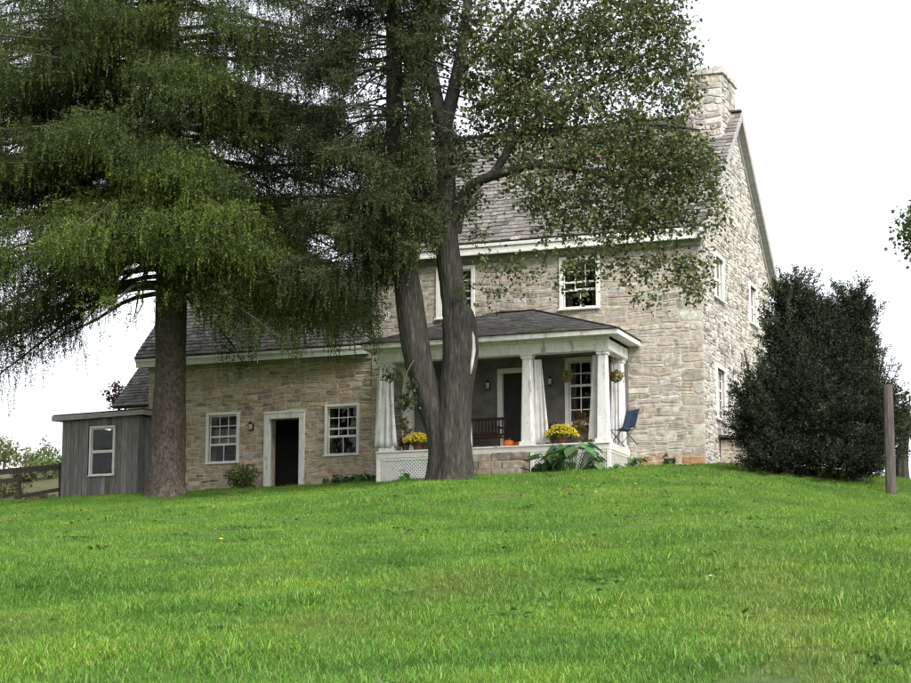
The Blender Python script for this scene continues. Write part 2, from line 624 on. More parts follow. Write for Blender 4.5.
me.materials.append(M['grass'])
grass = link('grass', me)
tag(grass, 'rough mown green lawn covering the whole slope below the house', 'grass', kind='stuff')
ng = bpy.data.node_groups.new('grass_scatter', 'GeometryNodeTree')
ng.interface.new_socket('Geometry', in_out='INPUT', socket_type='NodeSocketGeometry')
ng.interface.new_socket('Geometry', in_out='OUTPUT', socket_type='NodeSocketGeometry')
gi, go = ng.nodes.new('NodeGroupInput'), ng.nodes.new('NodeGroupOutput')
ci = ng.nodes.new('GeometryNodeCollectionInfo')
ci.inputs['Collection'].default_value = tufts
ci.inputs['Separate Children'].default_value = True
ci.inputs['Reset Children'].default_value = True
ip = ng.nodes.new('GeometryNodeInstanceOnPoints')
ip.inputs['Pick Instance'].default_value = True
rv = ng.nodes.new('FunctionNodeRandomValue')
rv.data_type = 'FLOAT_VECTOR'
rv.inputs[0].default_value = (-0.12, -0.12, 0)
rv.inputs[1].default_value = (0.12, 0.12, 6.283)
rs = ng.nodes.new('GeometryNodeInputNamedAttribute')
rs.data_type = 'FLOAT'
rs.inputs['Name'].default_value = 'scl'
ng.links.new(gi.outputs[0], ip.inputs['Points'])
ng.links.new(ci.outputs[0], ip.inputs['Instance'])
ng.links.new(rv.outputs[0], ip.inputs['Rotation'])
ng.links.new(rs.outputs[0], ip.inputs['Scale'])
ng.links.new(ip.outputs[0], go.inputs[0])
md = grass.modifiers.new('scatter', 'NODES')
md.node_group = ng

# ------------------------------------------------------------------ the stone house
house = empty('stone_farmhouse', A, -PHI)
tag(house, 'two storey stone farmhouse with lower stone wing, shingle roofs and columned front porch', 'farmhouse')


def wall_mesh(name, x0, x1, z0, z1, ops, th, m, top=None):
    """wall slab in the x-z plane from y=0 to y=th with openings (ax,bx,az,bz); top: extra outline points above z1"""
    mb = MB()
    xs = sorted({x0, x1} | {o[0] for o in ops} | {o[1] for o in ops})
    zs = sorted({z0, z1} | {o[2] for o in ops} | {o[3] for o in ops})
    for i in range(len(xs) - 1):
        for j in range(len(zs) - 1):
            cx, cz = (xs[i] + xs[i + 1]) / 2, (zs[j] + zs[j + 1]) / 2
            if any(o[0] < cx < o[1] and o[2] < cz < o[3] for o in ops):
                continue
            for y, flip in ((0, False), (th, True)):
                q = [(xs[i], y, zs[j]), (xs[i + 1], y, zs[j]), (xs[i + 1], y, zs[j + 1]), (xs[i], y, zs[j + 1])]
                mb.add(q, [(3, 2, 1, 0) if flip else (0, 1, 2, 3)])
    for (a, b, c, d) in list(ops) + [(x0, x1, z0, z1)]:
        edges = [((a, c), (b, c)), ((b, c), (b, d)), ((b, d), (a, d)), ((a, d), (a, c))]
        if (a, b, c, d) == (x0, x1, z0, z1) and top:
            edges.pop(2)
        for (p, q) in edges:
            mb.add([(p[0], 0, p[1]), (q[0], 0, q[1]), (q[0], th, q[1]), (p[0], th, p[1])], [(0, 1, 2, 3)])
    if top:
        out = [(x0, z1), (x1, z1)] + list(top)
        n = len(out)
        mb.add([(p[0], 0, p[1]) for p in out] + [(p[0], th, p[1]) for p in out],
               [tuple(range(n)), tuple(range(2 * n - 1, n - 1, -1))] + [(i, (i + 1) % n, n + (i + 1) % n, n + i) for i in range(1, n)])
    return mb.mesh(name, m)


def slice_rect(r, out, thr, g, asp=(2.3, 5.2)):
    x0, x1, z0, z1 = r
    w_, h_ = x1 - x0, z1 - z0
    if w_ * h_ < thr * g.uniform(0.4, 2.3) and h_ < 0.36 and w_ < 1.0 or (w_ < 0.16 or h_ < 0.09):
        out.append(r)
        return
    if w_ / h_ > g.uniform(*asp):
        c = x0 + w_ * g.uniform(0.33, 0.67)
        slice_rect((x0, c, z0, z1), out, thr, g, asp)
        slice_rect((c, x1, z0, z1), out, thr, g, asp)
    else:
        c = z0 + h_ * g.uniform(0.33, 0.67)
        slice_rect((x0, x1, z0, c), out, thr, g, asp)
        slice_rect((x0, x1, c, z1), out, thr, g, asp)


def subtract(rects, op):
    res = []
    a, b, c, d = op
    for (x0, x1, z0, z1) in rects:
        if x1 <= a or x0 >= b or z1 <= c or z0 >= d:
            res.append((x0, x1, z0, z1))
            continue
        if x0 < a:
            res.append((x0, a, z0, z1))
        if x1 > b:
            res.append((b, x1, z0, z1))
        xa, xb = max(x0, a), min(x1, b)
        if z0 < c:
            res.append((xa, xb, z0, c))
        if z1 > d:
            res.append((xa, xb, d, z1))
    return [r for r in res if r[1] - r[0] > 0.05 and r[3] - r[2] > 0.04]


def wob(x, z, s):
    n1 = noise.noise(Vector((x * 1.1 + s, z * 1.1, s)))
    n2 = noise.noise(Vector((x * 4.0, z * 5.0 + s, s + 7)))
    m1 = noise.noise(Vector((x * 0.7 + s, z * 1.3, s + 20)))
    m2 = noise.noise(Vector((x * 3.2, z * 6.0 + s, s + 31)))
    return n1 * 0.06 + n2 * 0.06, m1 * 0.10 + m2 * 0.055


def stones(x0, x1, z0, z1, ops, thr, seed, pal, joint=0.011, proud=(0.003, 0.018), asp=(2.3, 5.2), roof=None, quoin=()):
    """rubble pieces: list of (area, verts, faces, colour, centre) in wall coordinates"""
    g = random.Random(seed)
    rects = []
    body = [(x0, x1, z0, z1)]
    for qx, sg in quoin:                      # long and short corner stones
        z = z0
        k = 0
        while z < z1 - 0.1:
            h = g.uniform(0.22, 0.34)
            wd = 0.62 if k % 2 else 0.36
            wd *= g.uniform(0.85, 1.15)
            rects.append((qx, qx + wd, z, min(z + h, z1)) if sg > 0 else (qx - wd, qx, z, min(z + h, z1)))
            z += h
            k += 1
    # break the long body into panels first, then slice
    tmp = []
    zb = z0
    while zb < z1 - 0.01:                     # bands of half a metre, each broken up on its own
        zt_ = zb + g.uniform(0.34, 0.62)
        if z1 - zt_ < 0.25:
            zt_ = z1
        slice_rect((x0, x1, zb, zt_), tmp, thr, g, asp)
        zb = zt_
    for q_ in list(rects):
        tmp = subtract(tmp, q_)
    rects += tmp
    for o in ops:
        rects = subtract(rects, o)
    res = []
    for (a, b, c, d) in rects:
        w_, h_ = b - a, d - c
        if w_ < 0.06 or h_ < 0.04:
            continue
        j = joint * g.uniform(0.7, 1.5)
        ia, ib, ic, id_ = a + j, b - j, c + j, d - j
        if ib - ia < 0.03 or id_ - ic < 0.02:
            continue
        cx, cz = (a + b) / 2, (c + d) / 2
        ct = min(w_, h_)
        pts = []
        for (px, pz, sx, sz) in ((ia, ic, 1, 1), (ib, ic, -1, 1), (ib, id_, -1, -1), (ia, id_, 1, -1)):
            k1, k2 = ct * g.uniform(0.05, 0.6) * g.choice((.5, 1, 1.2)), ct * g.uniform(0.04, 0.25)
            e1 = (px + sx * k1, pz)
            e2 = (px, pz + sz * k2)
            pts += [e2, e1] if sx * sz > 0 else [e1, e2]
        # order: corner (ia,ic): e2(left edge),e1(bottom) ; (ib,ic): e1(bottom), e2(right) ; (ib,id): e2,e1 ; (ia,id): e1,e2
        warped = []
        for (px, pz) in pts:
            dx, dz = wob(px, pz, seed)
            nx_, nz_ = px + dx, pz + dz
            nx_ = min(max(nx_, x0 + 0.004), x1 - 0.004)
            nz_ = max(nz_, z0)
            for (oa, ob, oc, od) in ops:      # keep out of the openings
                if oa < nx_ < ob and oc < nz_ < od:
                    m_ = min((nx_ - oa, 0), (ob - nx_, 1), (nz_ - oc, 2), (od - nz_, 3))
                    if m_[1] == 0: nx_ = oa
                    elif m_[1] == 1: nx_ = ob
                    elif m_[1] == 2: nz_ = oc
                    else: nz_ = od
            warped.append((nx_, nz_))
        if roof:
            ok = True
            w2 = []
            for (px, pz) in warped:
                lim = roof(px)
                if pz > lim:
                    if roof(cx) < cz:
                        ok = False
                    pz = lim
                w2.append((px, pz))
            if not ok:
                continue
            warped = w2
        mx_ = sum(p[0] for p in warped) / 8
        mz_ = sum(p[1] for p in warped) / 8
        dp = g.uniform(*proud)
        tx, tz = g.uniform(-0.5, 0.5) * dp, g.uniform(-0.5, 0.5) * dp
        vs = []
        for (sc_, dd) in ((1.0, 0.002), (0.97, -dp * 0.65), (0.80, -dp)):
            for (px, pz) in warped:
                x_ = mx_ + (px - mx_) * sc_
                z_ = mz_ + (pz - mz_) * sc_
                t_ = dd + (0 if dd > 0 else (tx * (px - mx_) / max(w_, .01) + tz * (pz - mz_) / max(h_, .01) + g.uniform(-0.12, 0.12) * dp))
                vs.append((x_, t_, z_))
        vs.append((mx_ + g.uniform(-.1, .1) * w_, -dp * g.uniform(0.8, 1.25), mz_ + g.uniform(-.1, .1) * h_))
        fs = []
        for i in range(8):
            i2 = (i + 1) % 8
            fs += [(i, i2, 8 + i2, 8 + i), (8 + i, 8 + i2, 16 + i2, 16 + i), (16 + i, 16 + i2, 24)]
        cl = g.choices([p[1] for p in pal], [p[0] for p in pal])[0]
        t = g.gauss(1, 0.13)
        cl = tuple(max(0.02, 0.93 * q * t * g.uniform(0.96, 1.04)) for q in cl)
        res.append([w_ * h_, vs, fs, cl, (mx_, mz_)])
    return res


PAL_MAIN = [(5, (0.45, 0.41, 0.345)), (4, (0.38, 0.34, 0.285)), (3, (0.51, 0.475, 0.415)), (2.4, (0.43, 0.355, 0.265)), (1.1, (0.28, 0.26, 0.23)), (1.2, (0.40, 0.33, 0.29)), (0.6, (0.60, 0.57, 0.52))]
PAL_WING = [(5, (0.53, 0.41, 0.275)), (3.2, (0.43, 0.335, 0.23)), (3, (0.58, 0.49, 0.37)), (2.4, (0.50, 0.345, 0.21)), (1.4, (0.24, 0.215, 0.18)), (1.2, (0.36, 0.34, 0.30)), (0.6, (0.55, 0.51, 0.44))]
PAL_GABLE = [(5, (0.40, 0.385, 0.36)), (3, (0.29, 0.275, 0.255)), (4, (0.50, 0.48, 0.45)), (2.6, (0.19, 0.18, 0.165)), (1, (0.62, 0.60, 0.57))]

# openings of each wall (x0,x1,z0,z1) in wall coordinates
FW = 0.5
ops_main = [(-4.13, -3.13, 4.75, 6.12), (-7.95, -6.95, 4.72, 6.10),      # upper windows
            (-6.02, -5.0, 0.62, 2.93), (-3.98, -3.0, 1.40, 3.17)]         # porch door, porch window
ops_wing = [(-15.5, -14.55, 0.72, 2.15), (-13.5, -12.42, -0.2, 1.98), (-11.55, -10.6, 0.8, 2.22)]
ops_gable = [(1.42, 2.42, 1.55, 3.0), (1.5, 2.4, 5.1, 6.3), (5.95, 6.85, 5.1, 6.25), (6.0, 6.9, 1.55, 3.0)]
H_EAVE, H_RIDGE, DEPTH = 6.75, 11.2, 8.9
front_wall = link('front_wall', wall_mesh('front_wall', -10.1, 0, -0.8, H_EAVE, ops_main, FW, M['mortar']), house)
wing_wall = link('wing_wall', wall_mesh('wing_wall', -17.6, -10.1, -0.8, 3.95, ops_wing, FW, M['mortar_wing']), house, loc=(0, 0.06, 0))
gable_wall = link('gable_wall', wall_mesh('gable_wall', 0.5, DEPTH, -1.2, H_EAVE, ops_gable, FW, M['mortar'],
                                          top=[(DEPTH - 0.1, H_EAVE + 0.1), (DEPTH / 2, H_RIDGE - 0.2), (0.5, H_EAVE + 0.3)]), house, loc=(0, 0, 0), rz=R(90))
rear = MB()
rear.box(-10.1, -0.5, DEPTH - 0.4, DEPTH, -1, H_EAVE)
rear.box(-17.6, -10.1, 5.2, 5.6, -1, 3.95)
rear.build('rear_wall', M['mortar'], house)
lg = MB()
lg.add([(-10.1, 0.5, -1), (-10.1, DEPTH - 0.4, -1), (-10.1, DEPTH - 0.4, H_EAVE), (-10.1, DEPTH / 2, H_RIDGE - 0.3), (-10.1, 0.5, H_EAVE + 0.2),
        (-9.7, 0.5, -1), (-9.7, DEPTH - 0.4, -1), (-9.7, DEPTH - 0.4, H_EAVE), (-9.7, DEPTH / 2, H_RIDGE - 0.3), (-9.7, 0.5, H_EAVE + 0.2)],
       [(0, 1, 2, 3, 4), (9, 8, 7, 6, 5), (2, 7, 8, 3), (3, 8, 9, 4), (0, 4, 9, 5), (1, 6, 7, 2)])
lg.build('end_wall', M['mortar'], house)
lg = MB()
yr = 2.83
lg.add([(-17.6, 0.57, -1), (-17.6, 5.2, -1), (-17.6, 5.2, 3.9), (-17.6, yr, 6.55), (-17.6, 0.57, 4.2),
        (-17.2, 0.57, -1), (-17.2, 5.2, -1), (-17.2, 5.2, 3.9), (-17.2, yr, 6.55), (-17.2, 0.57, 4.2)],
       [(0, 1, 2, 3, 4), (9, 8, 7, 6, 5), (2, 7, 8, 3), (3, 8, 9, 4), (0, 4, 9, 5), (1, 6, 7, 2)])
wing_end = lg.build('wing_end_wall', M['mortar_wing'], house)
# partitions, so that openings look into dim rooms
pt = MB()
pt.box(-9.7, -0.5, 3.6, 3.7, 0.3, 6.6)
pt.box(-9.7, -0.5, 0.5, 3.6, 3.55, 3.65)
pt.box(-9.7, -0.5, 0.5, 3.6, 0.5, 0.6)
pt.box(-9.7, -0.5, 0.5, 3.6, 6.62, 6.7)
pt.box(-17.2, -10.1, 3.2, 3.3, -0.5, 3.9)
pt.box(-17.2, -10.1, 0.57, 3.2, 2.9, 3.0)
pt.box(-17.2, -10.1, 0.57, 3.2, -0.3, -0.2)
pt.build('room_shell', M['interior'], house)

sm = stones(-10.1, 0, -0.75, H_EAVE - 0.02, ops_main, 0.062, 3, PAL_MAIN, quoin=((0, -1),))
sw = stones(-17.6, -10.1, -0.75, 3.92, ops_wing, 0.045, 4, PAL_WING)
sg = stones(0.0, DEPTH, -1.1, H_RIDGE - 0.25, ops_gable, 0.040, 5, PAL_GABLE, asp=(1.3, 3.0), proud=(0.006, 0.026), joint=0.016,
            roof=lambda x: H_EAVE + 0.05 + (H_RIDGE - 0.25 - H_EAVE) * (1 - abs(x - DEPTH / 2) / (DEPTH / 2)))
# weathering over the wall in broad areas: warmer low stones, iron stained foot near the corner
for s in sm:
    x, z = s[4]
    k = 0.5 + 0.5 * noise.noise(Vector((x * 0.35, z * 0.5, 3)))
    s[3] = tuple(c * (0.93 + 0.14 * k) * f for c, f in zip(s[3], (1 + 0.06 * (k - .5), 1, 1 - 0.12 * (k - .5))))
    if z < 0.35 and x > -1.8 and rnd.random() < 0.65:
        s[3] = (0.42, 0.24, 0.12)
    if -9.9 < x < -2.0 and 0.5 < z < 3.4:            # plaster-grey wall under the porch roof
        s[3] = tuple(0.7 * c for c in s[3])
for s in sw:
    x, z = s[4]
    k = 0.5 + 0.5 * noise.noise(Vector((x * 0.5, z * 0.6, 9)))
    s[3] = tuple(c * (0.92 + 0.16 * k) for c in s[3])

allst = [(s, front_wall) for s in sm if not (-9.9 < s[4][0] < -2.0 and s[4][1] < 3.6)] + [(s, wing_wall) for s in sw]
allst += [(([s[0] * 0.35] + s[1:]), gable_wall) for s in sg]
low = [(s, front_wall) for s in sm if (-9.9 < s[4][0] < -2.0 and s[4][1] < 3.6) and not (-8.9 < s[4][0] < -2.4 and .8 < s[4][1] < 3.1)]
allst.sort(key=lambda t: -t[0][0])
single, rest = allst[:260], allst[260:] + low


def stone_obj(s, parent):
    mb = MB()
    mb.col = s[3]
    mb.add(s[1], s[2])
    mb.build('stone', M['stone'], parent, colors=True)


for s, p in single:
    stone_obj(s, p)
for wl in (front_wall, wing_wall, gable_wall):
    mb = MB()
    for s, p in rest:
        if p is wl:
            mb.col = s[3]
            mb.add(s[1], s[2])
    mb.build('rubble_stonework', M['stone'], wl, colors=True, kind='stuff')
# left end of the wing
mb = MB()
for s in stones(-5.6, 0, -0.8, 6.2, [], 0.05, 6, PAL_WING, roof=lambda x: 3.9 + 2.5 * (1 - abs(x + 2.8) / 2.8)):
    mb.col = s[3]
    mb.add(s[1], s[2])
mb.build('rubble_stonework', M['stone'], wing_end, colors=True, kind='stuff', loc=(-17.602, 0.06, 0), rz=R(-90))


# roofs ------------------------------------------------------------
def shingles(x0, x1, slope_len, seed, expo=0.2, wmin=0.12, wmax=0.26, tones=(0.185, 0.176, 0.160), clip=None, thick=0.022, irregular=1.0):
    """courses on a plane: local x along the eave, y up the slope, z out of the roof"""
    g = random.Random(seed)
    mb = MB()
    c = 0
    y = 0.0
    while y < slope_len - 0.02:
        x = x0 - g.uniform(0, 0.1)
        tone_c = g.uniform(0.88, 1.12)
        while x < x1:
            wd = g.uniform(wmin, wmax)
            a, b = max(x, x0), min(x + wd - 0.008, x1)
            x += wd
            if b - a < 0.03:
                continue
            y0 = y + g.uniform(-0.022, 0.022) * irregular
            y1 = min(y + expo * 1.25, slope_len)
            if clip:
                lo, hi = clip(y + expo * 0.5)
                a, b = max(a, lo), min(b, hi)
                if b - a < 0.03:
                    continue
            t = thick * g.uniform(0.7, 1.3) * (1 + 0.5 * (g.random() < 0.1) * irregular)
            k = g.gauss(1, 0.17) * tone_c
            q = g.random()
            cl = tones if q < 0.72 else ((tones[0] * 1.25, tones[1] * 1.22, tones[2] * 1.2) if q < 0.86 else (tones[0] * .7, tones[1] * .72, tones[2] * .7))
            mb.col = tuple(max(0.01, v * k) for v in cl)
            lift = 0.010
            mb.add([(a, y0, 0.002), (b, y0, 0.002), (b, y0, lift + t), (a, y0, lift + t), (a, y1, 0.004), (b, y1, 0.004)],
                   [(0, 1, 2, 3), (3, 2, 5, 4), (0, 3, 4), (1, 5, 2)])
        y += expo
        c += 1
    return mb


def roof_plane(name, x0, x1, ye, ze, yr_, zr, parent, seed, m=None, thick=0.1, ridge_overlap=0.0, **kw):
    """slab plus shingles from the eave (ye,ze) up to the ridge (yr_,zr)"""
    L = math.hypot(yr_ - ye, zr - ze)
    a = math.atan2(zr - ze, yr_ - ye)
    mb = MB()
    mb.box(x0, x1, 0, L, -thick, 0)
    o = mb.build(name, M['deck'], parent)
    o.location = (0, ye, ze)
    o.rotation_euler = (a, 0, 0)
    s = shingles(x0 - 0.02, x1 + 0.02, L, seed, **kw).build('shingles', m or M['shingle'], o, colors=True, kind='stuff')
    return o


EAVE_Y, RZ = -0.36, 11.35
roof_plane('roof', -10.35, 0.22, EAVE_Y, 6.80, 4.45, RZ, house, 21, expo=0.215, wmin=0.14, wmax=0.32)
bk = MB()
bk.add([(-10.35, 4.45, RZ), (0.22, 4.45, RZ), (0.22, 9.3, 6.8), (-10.35, 9.3, 6.8), (-10.35, 4.45, RZ - .13), (0.22, 4.45, RZ - .13), (0.22, 9.3, 6.67), (-10.35, 9.3, 6.67)],
       [(0, 1, 2, 3), (7, 6, 5, 4), (0, 4, 5, 1), (1, 5, 6, 2), (2, 6, 7, 3), (3, 7, 4, 0)])
bk.build('rear_roof', M['deck'], house)
cp = MB()
cp.bar((-10.37, 4.40, RZ + 0.02), (0.24, 4.40, RZ + 0.02), 0.2, 0.05)
cp.build('ridge_cap', M['deck'], house)
roof_plane('wing_roof', -17.95, -10.1, -0.30, 4.02, yr, 6.95, house, 22, expo=0.19, wmin=0.12, wmax=0.28)
bk = MB()
bk.add([(-17.95, yr, 6.95), (-10.1, yr, 6.95), (-10.1, 5.9, 4.0), (-17.95, 5.9, 4.0), (-17.95, yr, 6.83), (-10.1, yr, 6.83), (-10.1, 5.9, 3.88), (-17.95, 5.9, 3.88)],
       [(0, 1, 2, 3), (7, 6, 5, 4), (0, 4, 5, 1), (1, 5, 6, 2), (2, 6, 7, 3), (3, 7, 4, 0)])
bk.build('rear_roof', M['deck'], house)

# cornices
cn = MB()
cn.box(-10.3, 0.16, -0.33, -0.29, 6.44, 6.76)
cn.box(-10.32, 0.18, -0.375, -0.332, 6.66, 6.755)
cn.box(-10.32, 0.16, -0.35, -0.331, 6.44, 6.50)
cn.build('cornice', M['white'], house, bevel=0.006)
so = MB()
so.box(-10.28, 0.14, -0.288, -0.04, 6.47, 6.50)
so.box(-10.1, 0.0, -0.09, -0.04, 6.30, 6.469)
so.build('soffit', M['soffit'], house)
cn = MB()
cn.box(-17.9, -10.18, -0.28, -0.245, 3.72, 3.97)
cn.box(-17.92, -10.18, -0.315, -0.282, 3.89, 3.975)
cn.build('wing_cornice', M['white'], house, bevel=0.006)
so = MB()
so.box(-17.88, -10.2, -0.243, 0.02, 3.74, 3.77)
so.box(-17.6, -10.14, -0.02, 0.03, 3.62, 3.739)
so.build('wing_soffit', M['soffit'], house)
# gable rake boards, front and rear slope
for s_ in (-1, 1):
    rk = MB()
    ye = DEPTH / 2 + s_ * (DEPTH / 2 + 0.42)
    for (xo, dz, h, w_) in ((0.115, -0.155, 0.05, 0.21), (0.235, -0.10, 0.20, 0.03), (0.03, -0.27, 0.17, 0.035)):
        p0, p1 = Vector((xo, ye, 6.62 + dz + 0.12)), Vector((xo, DEPTH / 2, RZ + dz - 0.03))
        rk.bar(p0, p1, w_, h, up=Vector((0, 0, 1)))
    rk.build('rake_board', M['greytrim'], house)
for s_ in (-1,):
    rk = MB()
    rk.bar((-17.88, -0.25, 3.92), (-17.88, yr, 6.80), 0.03, 0.18)
    rk.build('rake_board', M['greytrim'], house)

# chimney
ch = MB()
CX0, CX1, CY0, CY1 = -1.28, -0.12, 3.35, 5.1
ch.box(CX0, CX1, CY0, CY1, 9.6, 12.30)
chim = ch.build('chimney', M['mortar'], house)
for s in stones(CX0, CX1, 10.0, 12.3, [], 0.085, 31, PAL_GABLE[:3] + PAL_MAIN[:1], asp=(1.1, 2.6), proud=(0.015, 0.045), joint=0.01):
    stone_obj([s[0], [(v[0], v[1] + CY0, v[2]) for v in s[1]], s[2], s[3]], chim)
for s in stones(CY0, CY1, 10.0, 12.3, [], 0.085, 32, PAL_GABLE, asp=(1.1, 2.6), proud=(0.015, 0.045), joint=0.01):
    stone_obj([s[0], [(CX1 - v[1], v[0], v[2]) for v in s[1]], s[2], s[3]], chim)
cc = MB()
cc.col = (0.46, 0.44, 0.4)
for i in range(4):
    for (a, b, c, d) in ((CX0 - .09, CX1 + .09, CY0 - .09, CY0 + .12), (CX0 - .09, CX1 + .09, CY1 - .12, CY1 + .09)):
        xa = a + (b - a) * i / 4
        cc.box(xa + .008, xa + (b - a) / 4 - .008, c + rnd.uniform(-.02, .02), d, 12.30, 12.50 + rnd.uniform(-.02, .03))
for i in range(6):
    ya = CY0 + .13 + (CY1 - CY0 - .26) * i / 6
    yb = CY0 + .13 + (CY1 - CY0 - .26) * (i + 1) / 6 - .012
    cc.box(CX0 - .09, CX0 + .15, ya, yb, 12.30, 12.5)
    cc.box(CX1 - .15, CX1 + .09 + rnd.uniform(-.02, .02), ya, yb, 12.30, 12.5 + rnd.uniform(-.02, .03))
cc.build('chimney_cap', M['stone'], chim, colors=True, bevel=0.015)

# lower lean-to behind the shed
an = MB()
an.box(-19.4, -17.61, 2.0, 5.0, -0.6, 2.85)
an.build('annex_wall', M['mortar_wing'], house)
roof_plane('annex_roof', -19.25, -17.62, 0.75, 2.72, 3.3, 5.0, house, 23, expo=0.17)


# windows ----------------------------------------------------------
def window(parent, x, z0, w_, h_, rz=0.0, origin=(0, 0, 0), spec='open', casing=0.11, lace=False, sillw=0.05, deep=0.09):
    """window with lower-left corner of its opening at (x,z0); casing surrounds the opening. Local Y goes into the wall"""
    f = MB()
    t = casing
    y0, y1 = -0.055, 0.0
    y1 = 0.12
    f.box(-t, 0, y0, y1, -t * 0.3, h_ + t)
    f.box(w_, w_ + t, y0, y1, -t * 0.3, h_ + t)
    f.box(0, w_, y0, y1, h_, h_ + t)
    f.box(-0.001, w_ + 0.001, y0 + 0.003, y1, -t * 0.8, 0)
    o = f.build('window', M['white'], parent, bevel=0.006)
    m = Matrix.Rotation(rz, 4, 'Z')
    o.location = Vector(origin) + (m @ Vector((x, 0, z0)))
    o.rotation_euler = (0, 0, rz)
    si = MB()
    si.box(-t - 0.03, w_ + t + 0.03, y0 - 0.05, y0 + 0.002, -t * 0.8, -t * 0.3)
    si.build('sill', M['white'], o, bevel=0.006)
    yf = deep
    if spec == 'open':       # 3x2 upper sash, then the raised lower sash, two tall screen panes below
        rows = [(0.0, 0.36, 2, 0.02), (0.40, 0.53, 3, 0.0), (0.57, 0.78, 3, 0.0), (0.795, 1.0, 3, 0.0)]
        rows = [(0.0, 0.35, 2), (0.40, 0.53, 3), (0.57, 0.78, 3), (0.80, 1.0, 3)]
    elif spec == 'six':
        rows = [(0.0, 0.19, 3), (0.205, 0.395, 3), (0.41, 0.59, 3), (0.63, 0.81, 3), (0.825, 1.0, 3)]
    elif spec == 'two':
        rows = [(0.0, 0.47, 1), (0.53, 1.0, 1)]
    else:
        rows = [(0.0, 0.47, 2), (0.53, 1.0, 2)]
    e = 0.035
    s = MB()
    s.box(0, e, yf - 0.02, yf + 0.02, 0, h_)
    s.box(w_ - e, w_, yf - 0.02, yf + 0.02, 0, h_)
    s.box(e, w_ - e, yf - 0.02, yf + 0.02, 0, e)
    s.box(e, w_ - e, yf - 0.02, yf + 0.02, h_ - e, h_)
    ih = h_ - 2 * e
    iw = w_ - 2 * e
    for i, (a, b, n) in enumerate(rows):
        if i:
            s.box(e, w_ - e, yf - 0.018, yf + 0.018, e + rows[i - 1][1] * ih, e + a * ih)
        for k in range(1, n):
            xk = e + iw * k / n
            s.box(xk - 0.011, xk + 0.011, yf - 0.014, yf + 0.014, e + a * ih, e + b * ih)
        for k in range(n):
            g = MB()
            xa, xb = e + iw * k / n + (0.011 if k else 0), e + iw * (k + 1) / n - (0.011 if k < n - 1 else 0)
            tl = rnd.uniform(-0.003, 0.003)
            g.add([(xa, yf + tl, e + a * ih), (xb, yf - tl, e + a * ih), (xb, yf + rnd.uniform(-.003, .003), e + b * ih), (xa, yf, e + b * ih)], [(0, 1, 2, 3)])
            g.build('pane', M['glass'], o)
    s.build('sash', M['white'], o)
    if lace:
        c = MB()
        n = 22
        for (xa, xb, za, zb) in lace:
            vs, fs = [], []
            for i in range(n + 1):
                xx = w_ * (xa + (xb - xa) * i / n)
                yy = yf + 0.14 + 0.02 * math.sin(i * 1.9) + rnd.uniform(-.004, .004)
                vs += [(xx, yy, h_ * za), (xx, yy, h_ * zb)]
            for i in range(n):
                fs.append((2 * i, 2 * i + 2, 2 * i + 3, 2 * i + 1))
            c.add(vs, fs)
        c.build('lace_curtain', M['lace'], o)
    return o


for (a, b, c, d) in ops_main[:2]:
    window(house, a, c, b - a, d - c, lace=[(0, 0.22, 0, 1), (0.8, 1, 0, 1)])
window(house, ops_main[3][0], ops_main[3][2], 0.98, 1.77, spec='six', lace=[(0, 0.16, 0, 1)])
for k, (a, b, c, d) in enumerate((ops_wing[0], ops_wing[2])):
    window(house, a, c, b - a, d - c, origin=(0, 0.05, 0), casing=0.085, lace=([(0.05, 0.95, 0.40, 0.72)] if k == 0 else None))
for k, (a, b, c, d) in enumerate(ops_gable):
    window(house, a, c, b - a, d - c, rz=R(90), spec='plain' if k else 'six', casing=0.1, lace=[(0, 1, 0.0, 0.9)] if k == 0 else [(0, 0.3, 0, 1)])

# wing doorway with the door swung inwards
dr = MB()
a, b, c, d = ops_wing[1]
for (x0, x1, z0, z1) in ((a - 0.13, a + 0.05, c, d + 0.17), (b - 0.05, b + 0.13, c, d + 0.17), (a + 0.05, b - 0.05, d - 0.03, d + 0.17)):
    dr.box(x0, x1, 0.0, 0.16, z0, z1)
dr.box(a - 0.16, b + 0.16, -0.015, 0.0, d + 0.13, d + 0.19)
df = dr.build('door_frame', M['peeling'], house, bevel=0.008)
dl = MB()
dl.box(b - 0.11, b - 0.06, 0.17, 1.0, -0.15, d - 0.05)
for k in range(4):
    dl.box(b - 0.118, b - 0.111, 0.2 + k * 0.2, 0.385 + k * 0.2, -0.14, d - 0.06)
door = dl.build('door', M['dark'], house)
hd = MB()
hd.bar((b - 0.14, 0.94, 0.9), (b - 0.14, 0.94, 1.02), 0.02, 0.03)
hd.build('handle', M['darkmetal'], door)
st_ = MB()
st_.col = (0.3, 0.27, 0.22)
st_.box(a - 0.1, b + 0.1, -0.28, 0.1, -0.5, -0.13)
st_.build('doorstep', M['stone'], house, colors=True, bevel=0.02)

# porch door: white frame, dark glazed storm door
a, b, c, d = ops_main[2]
dr = MB()
for (x0, x1, z0, z1) in ((a - 0.12, a + 0.02, c - .06, d + 0.14), (b - 0.02, b + 0.12, c - .06, d + 0.14), (a + 0.02, b - 0.02, d, d + 0.14)):
    dr.box(x0, x1, -0.06, 0.1, z0, z1)
dr.build('door_frame', M['white'], house, bevel=0.006)
dl = MB()
dl.box(a + .02, b - .02, 0.10, 0.16, c, d)
for (z0, z1) in ((c + .15, c + .75), (c + .9, d - .15)):
    for q in (0, 1):
        xa = a + .12 + q * .40
        dl.box(xa, xa + .34, 0.085, 0.099, z0, z1)
door = dl.build('door', M['dark'], house, bevel=0.01)
hd = MB()
hd.lathe([(0.01, 0), (0.03, 0.02), (0.03, 0.05), (0.01, 0.06)], a + 0.14, 0.07, c + 0.95, n=8)
hd.build('handle', M['darkmetal'], door)

